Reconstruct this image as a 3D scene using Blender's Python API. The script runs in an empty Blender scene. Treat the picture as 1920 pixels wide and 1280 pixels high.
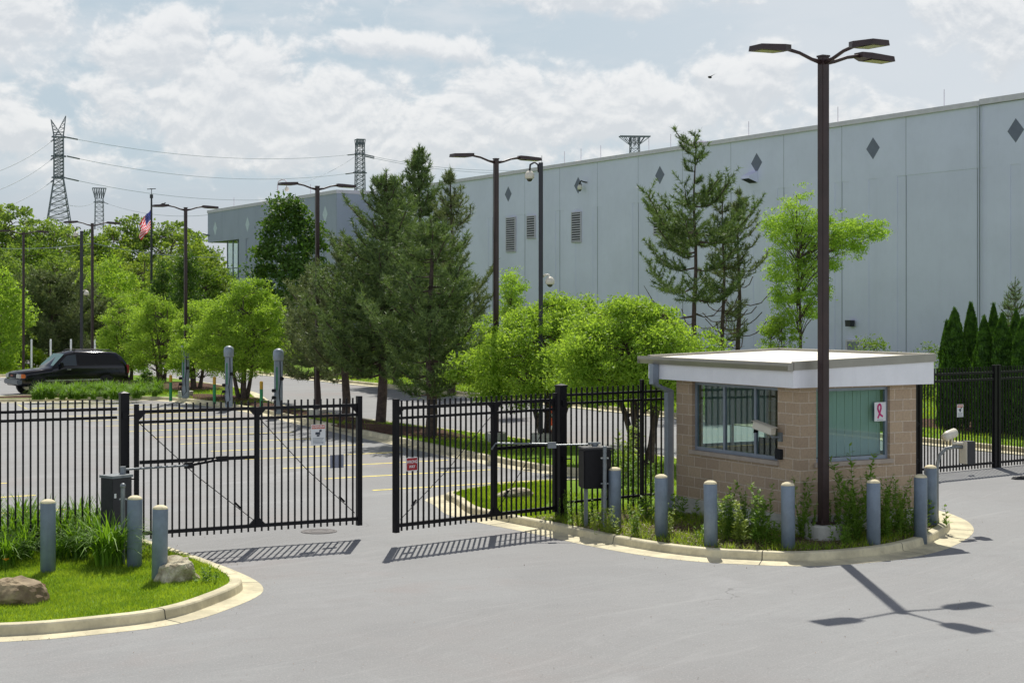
import bpy, bmesh, math, random
import numpy as np
from mathutils import Vector, Matrix
R = math.radians
S = bpy.context.scene
COL = S.collection
# ---------------------------------------------------------------- camera, sky, sun, exposure
F_PX, HOR, CX, EYE = 3050.0, 575.0, 960.0, 4.1
cd = bpy.data.cameras.new('camera'); cam = bpy.data.objects.new('camera', cd); COL.objects.link(cam)
cam.location = (0, 0, EYE); cam.rotation_euler = (R(90), 0, 0)
cd.sensor_width = 36; cd.lens = 36*F_PX/1920; cd.shift_y = -65/1920
cd.clip_start = 0.5; cd.clip_end = 6000
S.camera = cam
S.view_settings.view_transform = 'Standard'; S.view_settings.look = 'None'
S.view_settings.gamma = 1; S.view_settings.use_curve_mapping = False
S.view_settings.exposure = 0.25
try:
    S.cycles.max_bounces = 8; S.cycles.diffuse_bounces = 3; S.cycles.transparent_max_bounces = 12
    S.cycles.volume_bounces = 0; S.cycles.caustics_reflective = False; S.cycles.caustics_refractive = False
except Exception: pass
SUN_EL = 54.0
sd = bpy.data.lights.new('sun', 'SUN'); sun = bpy.data.objects.new('sun', sd); COL.objects.link(sun)
sd.energy = 4.2; sd.angle = R(0.5); sd.color = (1.0, 0.955, 0.88)
sun.rotation_euler = (R(-(90-SUN_EL)), 0, R(-1.0)); sun.location = (0, 60, 90)

def sw(c):   # sRGB 0-255 -> linear
    return tuple((x/255/12.92 if x/255 <= .04045 else ((x/255+.055)/1.055)**2.4) for x in c)

class NT:
    def __init__(s, tree): s.t = tree
    def n(s, typ, **kw):
        x = s.t.nodes.new(typ)
        for k, v in kw.items():
            if k.startswith('i_'):
                key = k[2:]
                key = int(key) if key.isdigit() else key
                x.inputs[key].default_value = v
            else: setattr(x, k, v)
        return x
    def l(s, a, b): s.t.links.new(a, b)
    def m(s, op, a, b=None, c=None, clamp=False):
        x = s.t.nodes.new('ShaderNodeMath'); x.operation = op; x.use_clamp = clamp
        for i, v in enumerate((a, b, c)):
            if v is None: continue
            if isinstance(v, (int, float)): x.inputs[i].default_value = v
            else: s.l(v, x.inputs[i])
        return x.outputs[0]
    def mix(s, fac, a, b, typ='RGBA', blend='MIX'):
        x = s.t.nodes.new('ShaderNodeMix'); x.data_type = typ; x.blend_type = blend
        ia, ib, o = (6, 7, 2) if typ == 'RGBA' else (2, 3, 0)
        for i, v in ((0, fac), (ia, a), (ib, b)):
            if isinstance(v, (int, float)): x.inputs[i].default_value = v
            elif isinstance(v, tuple): x.inputs[i].default_value = v if len(v) == 4 else v+(1,)
            else: s.l(v, x.inputs[i])
        return x.outputs[o]
    def comb(s, x, y, z=0.0):
        c = s.t.nodes.new('ShaderNodeCombineXYZ')
        for i, v in enumerate((x, y, z)):
            if isinstance(v, (int, float)): c.inputs[i].default_value = v
            else: s.l(v, c.inputs[i])
        return c.outputs[0]
    def noise(s, vec, scale, detail=4, rough=.55, lac=2.0, dist=0.0):
        x = s.t.nodes.new('ShaderNodeTexNoise')
        x.inputs['Scale'].default_value = scale; x.inputs['Detail'].default_value = detail
        x.inputs['Roughness'].default_value = rough; x.inputs['Lacunarity'].default_value = lac
        x.inputs['Distortion'].default_value = dist
        if vec is not None: s.l(vec, x.inputs['Vector'])
        return x.outputs['Fac']
    def ss(s, v, a, b):
        x = s.t.nodes.new('ShaderNodeMapRange'); x.interpolation_type = 'SMOOTHSTEP'
        s.l(v, x.inputs[0]); x.inputs[1].default_value = a; x.inputs[2].default_value = b
        return x.outputs[0]

W_ = bpy.data.worlds.new('World'); S.world = W_; W_.use_nodes = True
def build_world():
    t = W_.node_tree; t.nodes.clear(); N = NT(t)
    out = N.n('ShaderNodeOutputWorld'); bg = N.n('ShaderNodeBackground')
    sky = N.n('ShaderNodeTexSky'); sky.sky_type = 'NISHITA'; sky.sun_disc = False
    sky.sun_elevation = R(SUN_EL); sky.sun_rotation = 0.0; sky.air_density = 1.0; sky.dust_density = 1.6; sky.ozone_density = 1.0
    tc = N.n('ShaderNodeTexCoord'); sp = N.n('ShaderNodeSeparateXYZ'); N.l(tc.outputs['Generated'], sp.inputs[0])
    az = N.m('ARCTAN2', sp.outputs[0], sp.outputs[1]); el = sp.outputs[2]
    # cloud masses, given as directions in the sky (azimuth, elevation, radii)
    blobs = [(-.170, .122, .125, .040, 1.0), (-.105, .100, .14, .022, .9), (-.075, .157, .052, .010, 1.0), (-.035, .115, .036, .022, .9), (-.29, .175, .06, .030, .8),
             (-.21, .155, .05, .022, .9), (.055, .128, .105, .022, .9), (.13, .135, .06, .024, .8), (.02, .112, .05, .016, .9), (-.30, .105, .08, .02, .7),
             (.20, .115, .09, .022, .6), (.06, .188, .09, .012, .7), (-.02, .19, .05, .01, .6), (-.17, .09, .16, .012, .55),
             (.31, .16, .10, .03, .55), (-.5, .2, .2, .08, .9), (.55, .25, .22, .1, .9), (.0, .34, .3, .07, .9)]
    def density(off):
        e = N.m('ADD', el, off) if off else el
        base = None
        for (a, b, ra, rb, w) in blobs:
            dx = N.m('DIVIDE', N.m('SUBTRACT', az, a), ra); dy = N.m('DIVIDE', N.m('SUBTRACT', e, b), rb)
            r2 = N.m('ADD', N.m('MULTIPLY', dx, dx), N.m('MULTIPLY', dy, dy))
            g = N.m('MULTIPLY', N.m('EXPONENT', N.m('MULTIPLY', r2, -.8)), w)
            base = g if base is None else N.m('MAXIMUM', base, g)
        v = N.comb(az, N.m('MULTIPLY', e, 1.35), .37)
        n1 = N.noise(v, 17, 9, .58, 2.1, .25)
        n2 = N.noise(v, 46, 6, .55, 2.1, .5)
        d = N.m('ADD', base, N.m('MULTIPLY', N.m('SUBTRACT', n1, .5), 2.3))
        d = N.m('ADD', d, N.m('MULTIPLY', N.m('SUBTRACT', n2, .5), .9))
        return d, n1
    d0, n1 = density(0); d1, _ = density(.0055)
    fac = N.ss(d0, .22, .66)
    lit = N.ss(N.m('SUBTRACT', d0, d1), -.24, .32)
    core = N.ss(d0, .5, 1.5)
    white = (0.775, 0.78, 0.775); grey = (0.585, 0.615, 0.64)
    cc = N.mix(lit, grey, white)
    cc = N.mix(N.m('MULTIPLY', core, .32), cc, (0.60, 0.625, 0.65))
    haze_hi = (0.57, 0.62, 0.655); blue = (0.45, 0.54, 0.60); low = (0.475, 0.52, 0.57)
    veil = N.noise(N.comb(az, N.m('MULTIPLY', el, 3.2), 1.7), 7, 6, .6)
    base = N.mix(N.ss(veil, .40, .62), blue, haze_hi)
    base = N.mix(N.ss(az, -.1, .33), base, (0.60, 0.64, 0.675))
    base = N.mix(N.ss(el, .090, .045), base, low)
    # overhead and behind: ordinary sky with scattered clouds
    skyc = N.mix(1.0, sky.outputs[0], (.06, .06, .066), blend='MULTIPLY')
    up = N.ss(el, .20, .45)
    gen = N.noise(N.comb(N.m('DIVIDE', sp.outputs[0], N.m('ADD', N.m('ABSOLUTE', el), .25)), N.m('DIVIDE', sp.outputs[1], N.m('ADD', N.m('ABSOLUTE', el), .25)), 0), 1.6, 7, .6)
    gm = N.ss(gen, .40, .56)
    overhead = N.mix(gm, skyc, (.25, .26, .29))
    front = N.mix(fac, base, cc)
    back = N.ss(sp.outputs[1], .35, -.1)
    overhead = N.mix(N.m('MULTIPLY', N.ss(sp.outputs[1], .05, -.35), N.ss(el, .62, .3)), overhead, N.mix(gm, (.46, .60, .88), (.92, .95, 1.02)))
    up2 = N.m('MAXIMUM', up, back)
    col = N.mix(up2, front, overhead)
    col = N.mix(N.m('MULTIPLY', N.m('SUBTRACT', 1.0, up2), .12), col, skyc)
    N.l(col, bg.inputs[0]); bg.inputs[1].default_value = 1.0
    N.l(bg.outputs[0], out.inputs[0])
build_world()

# ---------------------------------------------------------------- geometry of the place
TH = R(29.0)                      # the site's own grid: V runs right-away, U runs left-away
VX, VY = math.cos(TH), math.sin(TH)
def UV(u, v, z=0.0): return Vector((-VY*u + VX*v, VX*u + VY*v, z))
def G(px, py, z=0.0):             # ground point seen at a place in the photograph
    Y = (EYE-z)*F_PX/(py-HOR); return Vector(((px-CX)*Y/F_PX, Y, z))
def D(px, Y, z=0.0): return Vector(((px-CX)*Y/F_PX, Y, z))
def ZH(py, Y): return EYE + (HOR-py)*Y/F_PX

# ---------------------------------------------------------------- materials
def newmat(name):
    m = bpy.data.materials.new(name); m.use_nodes = True; t = m.node_tree; t.nodes.clear(); return m, NT(t)
def finish(N, shader, bump=None, strength=.3, dist=.01, principled=None):
    out = N.n('ShaderNodeOutputMaterial'); N.l(shader, out.inputs[0])
    if bump is not None and principled is not None:
        b = N.n('ShaderNodeBump'); b.inputs['Strength'].default_value = strength; b.inputs['Distance'].default_value = dist
        N.l(bump, b.inputs['Height']); N.l(b.outputs[0], principled.inputs['Normal'])
def pmat(name, c, rough=.6, metal=0.0, var=.12, scale=3.0, bump=0.0, spec=.5, c2=None, obj=True, dirt=0.0):
    m, N = newmat(name); p = N.n('ShaderNodeBsdfPrincipled')
    tc = N.n('ShaderNodeTexCoord'); v = tc.outputs['Object']
    n = N.noise(v, scale, 6, .6); n2 = N.noise(v, scale*9, 4, .6)
    c = sw(c); cb = sw(c2) if c2 else tuple(x*(1-var) for x in c); ca = c if c2 else tuple(min(1, x*(1+var)) for x in c)
    col = N.mix(N.ss(n, .35, .65), ca, cb)
    col = N.mix(N.m('MULTIPLY', N.ss(n2, .45, .7), var), col, tuple(x*.5 for x in c))
    if dirt:
        sep = N.n('ShaderNodeSeparateXYZ'); N.l(v, sep.inputs[0])
        st = N.noise(N.comb(N.m('MULTIPLY', sep.outputs[0], 5.0), N.m('MULTIPLY', sep.outputs[1], 5.0), N.m('MULTIPLY', sep.outputs[2], .35)), 1.3, 5, .65)
        col = N.mix(N.m('MULTIPLY', N.ss(st, .5, .75), dirt), col, tuple(x*.55 for x in c))
    N.l(col, p.inputs['Base Color']); p.inputs['Metallic'].default_value = metal
    N.l(N.m('ADD', N.m('MULTIPLY', n2, .18), rough-.09, clamp=True), p.inputs['Roughness'])
    p.inputs['Specular IOR Level'].default_value = spec
    finish(N, p.outputs[0], n2 if bump else None, bump, .01, p)
    return m
def leafmat(name, c1, c2, trans=.45, tcol=None, rough=.55, cs=.9, cw=.35):
    m, N = newmat(name); g = N.n('ShaderNodeNewGeometry'); rnd = g.outputs['Random Per Island']
    tc = N.n('ShaderNodeTexCoord'); cl = N.ss(N.noise(tc.outputs['Object'], cs, 3, .6), .35, .65)
    f = N.m('ADD', N.m('MULTIPLY', rnd, 1-cw), N.m('MULTIPLY', cl, cw))
    col = N.mix(f, sw(c1), sw(c2))
    tc_ = N.mix(1.0, col, tcol if tcol else (1.25, 1.2, .55), blend='MULTIPLY')
    d = N.n('ShaderNodeBsdfPrincipled'); N.l(col, d.inputs['Base Color']); d.inputs['Roughness'].default_value = rough
    d.inputs['Specular IOR Level'].default_value = .35
    tr = N.n('ShaderNodeBsdfTranslucent'); N.l(tc_, tr.inputs[0])
    mx = N.n('ShaderNodeMixShader'); mx.inputs[0].default_value = trans
    N.l(d.outputs[0], mx.inputs[1]); N.l(tr.outputs[0], mx.inputs[2])
    finish(N, mx.outputs[0]); return m

def asphalt_mat():
    m, N = newmat('asphalt'); p = N.n('ShaderNodeBsdfPrincipled'); g = N.n('ShaderNodeNewGeometry'); P = g.outputs['Position']
    big = N.noise(P, .09, 5, .6); mid = N.noise(P, .7, 6, .62); fine = N.noise(P, 38, 3, .7)
    sp_ = N.n('ShaderNodeSeparateXYZ'); N.l(P, sp_.inputs[0])
    wob = N.m('MULTIPLY', N.m('SUBTRACT', N.noise(P, .05, 2), .5), 7.0)
    def rot(a, sx, sy):
        c_, s_ = math.cos(R(a)), math.sin(R(a)); X_, Y_ = sp_.outputs[0], sp_.outputs[1]
        return N.comb(N.m('MULTIPLY', N.m('ADD', N.m('MULTIPLY', X_, c_), N.m('MULTIPLY', Y_, s_)), sx), N.m('MULTIPLY', N.m('ADD', N.m('ADD', N.m('MULTIPLY', X_, -s_), N.m('MULTIPLY', Y_, c_)), wob), sy))
    class O_: pass
    mp = O_(); mp.outputs = [rot(48, .10, 1.1)]; streak = N.noise(mp.outputs[0], .9, 7, .66, 2.0, .6)
    mp2 = O_(); mp2.outputs = [rot(24, .07, 1.4)]; streak2 = N.noise(mp2.outputs[0], 1.1, 7, .6, 2.0, .9)
    a = (0.270, 0.277, 0.274); b = (0.220, 0.224, 0.221); c = (0.327, 0.333, 0.328)
    col = N.mix(N.ss(big, .35, .65), a, (0.246, 0.247, 0.242))
    col = N.mix(N.m('MULTIPLY', N.ss(streak, .52, .72), .6), col, c)
    col = N.mix(N.m('MULTIPLY', N.ss(streak2, .54, .75), .45), col, b)
    col = N.mix(N.m('MULTIPLY', N.ss(mid, .5, .75), .35), col, b)
    red = N.ss(N.noise(P, .16, 5, .6, 2.0, .4), .53, .68)
    col = N.mix(N.m('MULTIPLY', red, .75), col, (0.262, 0.236, 0.224))
    wear = N.ss(N.noise(P, .33, 4, .6, 2.0, .8), .50, .66); col = N.mix(N.m('MULTIPLY', wear, .45), col, (0.226, 0.231, 0.229))
    pale = N.ss(N.noise(P, .24, 5, .65, 2.0, 1.2), .56, .70); col = N.mix(N.m('MULTIPLY', pale, .5), col, (0.335, 0.338, 0.338))
    vo = N.n('ShaderNodeTexVoronoi'); vo.feature = 'F1'; vo.inputs['Scale'].default_value = 26; N.l(P, vo.inputs[0])
    col = N.mix(N.m('MULTIPLY', N.ss(vo.outputs['Distance'], .30, .0), .38), col, (0.12, .12, .12))
    m3 = N.noise(P, 4.5, 6, .7); col = N.mix(N.m('MULTIPLY', N.ss(m3, .50, .72), .30), col, (0.21, .205, .20))
    sw1 = N.noise(mp.outputs[0], 2.6, 8, .72, 2.0, 1.6); col = N.mix(N.m('MULTIPLY', N.ss(sw1, .50, .70), .22), col, (0.375, .375, .37))
    sw2 = N.noise(mp2.outputs[0], 3.4, 8, .72, 2.0, 1.2); col = N.mix(N.m('MULTIPLY', N.ss(sw2, .56, .70), .30), col, (0.235, .228, .222))
    col = N.mix(N.m('MULTIPLY', N.ss(fine, .52, .72), .5), col, (0.47, .435, .43))
    # wandering cracks
    wv = N.n('ShaderNodeVectorMath'); wv.operation = 'ADD'; N.l(P, wv.inputs[0])
    nn = N.n('ShaderNodeTexNoise'); nn.inputs['Scale'].default_value = .5; nn.inputs['Detail'].default_value = 6; N.l(P, nn.inputs['Vector'])
    sc = N.n('ShaderNodeVectorMath'); sc.operation = 'SCALE'; N.l(nn.outputs['Color'], sc.inputs[0]); sc.inputs['Scale'].default_value = 3.0
    N.l(sc.outputs[0], wv.inputs[1])
    v2 = N.n('ShaderNodeTexVoronoi'); v2.feature = 'DISTANCE_TO_EDGE'; v2.inputs['Scale'].default_value = .14; N.l(wv.outputs[0], v2.inputs[0])
    ck = N.m('MULTIPLY', N.ss(v2.outputs['Distance'], .0035, .0008), N.ss(N.noise(P, .12, 3), .56, .62))
    col = N.mix(N.m('MULTIPLY', ck, .4), col, (0.08, .078, .076))
    # hand-size dark patches of dripped oil
    oil = N.ss(N.noise(P, 1.7, 2, .5), .80, .84)
    col = N.mix(N.m('MULTIPLY', oil, .7), col, (.07, .07, .07))
    N.l(col, p.inputs['Base Color']); p.inputs['Roughness'].default_value = .88; p.inputs['Specular IOR Level'].default_value = .3
    finish(N, p.outputs[0], N.m('ADD', fine, N.m('MULTIPLY', vo.outputs['Distance'], .8)), .35, .008, p); return m

def ground_mat(name, cols, scale=1.2, bump=.5):
    m, N = newmat(name); p = N.n('ShaderNodeBsdfPrincipled'); g = N.n('ShaderNodeNewGeometry'); P = g.outputs['Position']
    n1 = N.noise(P, scale*.3, 5, .6); n2 = N.noise(P, scale*6, 5, .7); n3 = N.noise(P, scale*30, 3, .7)
    col = N.mix(N.ss(n1, .35, .65), sw(cols[0]), sw(cols[1]))
    col = N.mix(N.m('MULTIPLY', N.ss(n2, .45, .7), .7), col, sw(cols[2]))
    col = N.mix(N.m('MULTIPLY', N.ss(n3, .5, .7), .6), col, sw(cols[3]))
    N.l(col, p.inputs['Base Color']); p.inputs['Roughness'].default_value = .95; p.inputs['Specular IOR Level'].default_value = .15
    finish(N, p.outputs[0], N.m('ADD', n2, n3), bump, .04, p); return m

def block_mat():
    m, N = newmat('split_face_block'); p = N.n('ShaderNodeBsdfPrincipled'); tc = N.n('ShaderNodeTexCoord')
    sp = N.n('ShaderNodeSeparateXYZ'); N.l(tc.outputs['Object'], sp.inputs[0])
    v = N.comb(N.m('ADD', sp.outputs[0], sp.outputs[1]), N.m('SUBTRACT', sp.outputs[2], .22))
    br = N.n('ShaderNodeTexBrick'); N.l(v, br.inputs['Vector']); br.inputs['Scale'].default_value = 1.0
    br.inputs['Brick Width'].default_value = .406; br.inputs['Row Height'].default_value = .203; br.inputs['Mortar Size'].default_value = .009
    br.inputs['Mortar Smooth'].default_value = .1; br.inputs['Bias'].default_value = -.1
    br.inputs['Color1'].default_value = (.50, .375, .245, 1); br.inputs['Color2'].default_value = (.40, .295, .198, 1); br.inputs['Mortar'].default_value = (.66, .56, .43, 1)
    n = N.noise(tc.outputs['Object'], 22, 6, .7); n2 = N.noise(tc.outputs['Object'], 1.3, 4, .6)
    col = N.mix(N.m('MULTIPLY', N.ss(n, .4, .7), .45), br.outputs[0], (.26, .19, .14))
    col = N.mix(N.m('MULTIPLY', N.ss(n2, .5, .7), .3), col, (.42, .31, .22))
    N.l(col, p.inputs['Base Color']); p.inputs['Roughness'].default_value = .93
    h = N.m('SUBTRACT', N.m('MULTIPLY', n, .7), N.m('MULTIPLY', br.outputs['Fac'], 1.0))
    finish(N, p.outputs[0], h, .8, .012, p); return m

def glass_mat(name, tint, refl=.12, clear=.8):
    m, N = newmat(name); t = N.n('ShaderNodeBsdfTransparent'); t.inputs[0].default_value = (*tint, 1)
    g = N.n('ShaderNodeBsdfGlossy'); g.inputs['Roughness'].default_value = .02; g.inputs[0].default_value = (.9, .95, .95, 1)
    f = N.n('ShaderNodeLayerWeight'); f.inputs[0].default_value = .5
    mx = N.n('ShaderNodeMixShader'); N.l(N.m('ADD', N.m('MULTIPLY', N.m('POWER', f.outputs['Facing'], 3.0), .5), refl, clamp=True), mx.inputs[0])
    N.l(t.outputs[0], mx.inputs[1]); N.l(g.outputs[0], mx.inputs[2]); finish(N, mx.outputs[0]); return m

M = {}
M['asphalt'] = asphalt_mat()
M['lawn'] = ground_mat('lawn', [(112, 146, 38), (96, 130, 32), (134, 156, 54), (72, 100, 26)], 1.0, .6)
M['field'] = ground_mat('field', [(84, 112, 38), (70, 98, 30), (110, 126, 52), (50, 74, 24)], .4, .6)
M['mulch'] = ground_mat('mulch', [(98, 74, 60), (80, 58, 48), (128, 100, 80), (48, 34, 28)], 1.4, 1.0)
M['soil'] = ground_mat('soil', [(112, 98, 70), (96, 104, 52), (84, 72, 54), (66, 80, 34)], 1.4, 1.0)
M['kerb'] = pmat('kerb_concrete', (204, 195, 162), .85, var=.18, scale=1.8, bump=.25, dirt=.10)
M['concrete'] = pmat('cast_concrete', (186, 184, 172), .85, var=.12, scale=3, bump=.3, dirt=.25)
M['paint_y'] = pmat('yellow_paint', (232, 214, 104), .8, var=.2, scale=6)
M['paint_w'] = pmat('worn_yellow_paint', (180, 176, 122), .85, var=.25, scale=5)
M['black'] = pmat('black_powder_coat', (17, 16, 19), .5, var=.2, scale=6, spec=.25)
M['boxblack'] = pmat('dark_cabinet_paint', (40, 41, 44), .5, var=.15, scale=3, dirt=.2)
M['bronze'] = pmat('bronze_paint', (58, 42, 40), .45, var=.15, scale=3, spec=.45)
M['lens'] = pmat('lamp_lens', (168, 160, 120), .2, var=.1, scale=8)
M['bollard'] = pmat('slate_bollard_sleeve', (116, 130, 142), .5, var=.10, scale=5, dirt=.3)
M['cap'] = pmat('bollard_cap_concrete', (226, 214, 176), .8, var=.1, scale=8, bump=.2)
M['galv'] = pmat('galvanised_steel', (124, 130, 132), .45, metal=.35, var=.12, scale=10)
M['white'] = pmat('white_paint', (240, 240, 240), .5, var=.03, scale=2, dirt=.12)
M['roof'] = pmat('cream_roof_membrane', (238, 232, 214), .75, var=.05, scale=2, dirt=.1)
M['trim'] = pmat('tan_metal_trim', (158, 154, 142), .4, metal=.25, var=.05, scale=3)
M['frame'] = pmat('anodised_frame', (142, 152, 162), .4, metal=.3, var=.06, scale=5)
M['sill'] = pmat('stone_sill', (176, 162, 146), .8, var=.08, scale=5)
M['block'] = block_mat()
M['glass'] = glass_mat('tinted_glass', (.84, .92, .90), .035)
M['wallmain'] = pmat('pale_wall_paint', (213, 214, 233), .75, var=.035, scale=.25, dirt=.06)
M['reveal'] = pmat('pale_wall_reveal', (211, 212, 231), .75, var=.035, scale=.25, dirt=.06)
M['joint'] = pmat('panel_joint', (140, 144, 150), .8, var=.05)
M['wallwing'] = pmat('slate_wall_paint', (164, 169, 186), .75, var=.035, scale=.25, dirt=.06)
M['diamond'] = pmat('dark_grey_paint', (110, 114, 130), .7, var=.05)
M['diamondw'] = pmat('pale_grey_paint', (200, 210, 216), .7, var=.05)
M['coping'] = pmat('coping_metal', (206, 199, 206), .6, var=.05)
M['louver'] = pmat('louver_metal', (188, 184, 190), .6, var=.05)
M['dark'] = pmat('dark_void', (22, 24, 26), .8, var=.1)
M['bark'] = pmat('bark', (84, 72, 62), .95, var=.3, scale=9, bump=.8)
M['barkp'] = pmat('pine_bark', (78, 66, 58), .95, var=.35, scale=7, bump=.9)
M['rock'] = pmat('limestone_rock', (206, 198, 170), .9, var=.3, scale=6, bump=1.0, c2=(150, 138, 112))
M['rockb'] = pmat('brown_rock', (164, 146, 112), .8, var=.2, scale=3, bump=.4, c2=(110, 92, 66))
M['lattice'] = pmat('tower_steel', (118, 124, 130), .7, metal=.0, var=.1)
M['wire'] = pmat('cable', (172, 178, 184), .6, var=.05)
M['carpaint'] = pmat('black_car_paint', (7, 8, 14), .16, var=.05, spec=.5)
M['carglass'] = pmat('dark_car_glass', (6, 8, 10), .12, var=.05, spec=.3)
M['windshield'] = pmat('green_windscreen', (70, 110, 104), .08, var=.05, spec=.9)
M['sidegl'] = pmat('side_window_glass', (34, 50, 60), .1, var=.05, spec=.6)
M['rubber'] = pmat('tyre_rubber', (22, 22, 23), .85)
M['chrome'] = pmat('bright_metal', (196, 198, 202), .2, metal=.8)
M['amber'] = pmat('amber_plastic', (214, 120, 60), .3)
M['redlens'] = pmat('red_lens', (130, 26, 22), .3)
M['headlens'] = pmat('headlamp_lens', (190, 190, 186), .15)
M['bumper'] = pmat('grey_bumper', (96, 102, 110), .35)
M['postgreen'] = pmat('green_post_paint', (30, 128, 74), .5)
M['postyellow'] = pmat('ochre_post_paint', (186, 148, 30), .5)
M['evgrey'] = pmat('charger_grey', (140, 152, 160), .45, dirt=.15)
M['orange'] = pmat('orange_plastic', (214, 84, 34), .5)
M['signwhite'] = pmat('sign_white', (222, 224, 222), .5, var=.03)
M['signred'] = pmat('sign_red', (158, 30, 38), .5, var=.05)
M['signorange'] = pmat('sign_orange', (196, 84, 48), .5, var=.05)
M['signback'] = pmat('sign_aluminium_back', (150, 154, 166), .5, metal=.2, var=.05)
M['ink'] = pmat('sign_ink', (40, 48, 62), .6)
M['inkgrey'] = pmat('sign_fine_print', (120, 128, 136), .6)
M['pink'] = pmat('pink_ribbon', (196, 20, 112), .5)
M['cream'] = pmat('camera_housing', (214, 208, 190), .45, var=.04)
M['domeglass'] = pmat('smoked_dome', (56, 56, 46), .1, spec=.8)
M['blind'] = leafmat('teal_blind', (176, 190, 194), (182, 196, 198), .2, tcol=(1, 1, 1))
M['interior'] = pmat('booth_interior', (170, 172, 168), .8)
M['chipred'] = ground_mat('red_gravel', [(150, 110, 100), (128, 90, 82), (176, 138, 122), (90, 60, 56)], 6, 1.0)
M['flagred'] = leafmat('flag_red', (226, 20, 64), (226, 20, 64), .5, tcol=(1, 1, 1)); M['flagwhite'] = leafmat('flag_white', (238, 234, 238), (238, 234, 238), .5, tcol=(1, 1, 1)); M['flagblue'] = leafmat('flag_blue', (40, 52, 140), (40, 52, 140), .5, tcol=(1, 1, 1))
M['iron'] = pmat('cast_iron', (92, 88, 86), .7, var=.2, scale=20)
M['petal'] = pmat('lily_petal', (236, 160, 30), .6)
M['bird'] = pmat('bird_feathers', (50, 48, 48), .8)
M['lime'] = leafmat('lime_leaves', (112, 148, 48), (174, 202, 80), .55, tcol=(1.15, 1.15, .7))
M['locust'] = leafmat('locust_leaves', (112, 152, 48), (174, 204, 84), .55, tcol=(1.15, 1.15, .7))
M['midgreen'] = leafmat('mid_green_leaves', (80, 112, 38), (128, 156, 62), .45)
M['deepgreen'] = leafmat('deep_green_leaves', (52, 86, 34), (96, 126, 52), .4)
M['farA'] = leafmat('wood_leaves_a', (98, 128, 56), (146, 170, 88), .45)
M['farB'] = leafmat('wood_leaves_b', (112, 142, 52), (166, 186, 90), .45)
M['needle'] = leafmat('pine_needles', (56, 80, 44), (134, 156, 90), .25, cs=3.5, cw=.6, tcol=(1.1, 1.15, .6))
M['needlegrey'] = leafmat('grey_pine_needles', (66, 86, 50), (138, 150, 98), .25, cs=3.5, cw=.6, tcol=(1.1, 1.1, .65))
M['cedar'] = leafmat('arborvitae_sprays', (34, 66, 22), (92, 134, 42), .35, cs=5, cw=.6)
M['blade'] = leafmat('daylily_blades', (76, 118, 28), (138, 178, 58), .45)
M['grass'] = leafmat('grass_blades', (104, 138, 34), (164, 186, 62), .5, cs=1.6, cw=.55)
M['weed'] = leafmat('weed_leaves', (88, 128, 38), (144, 174, 72), .45)
M['weedlight'] = leafmat('pale_weed_leaves', (120, 146, 60), (168, 184, 96), .45)
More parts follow.
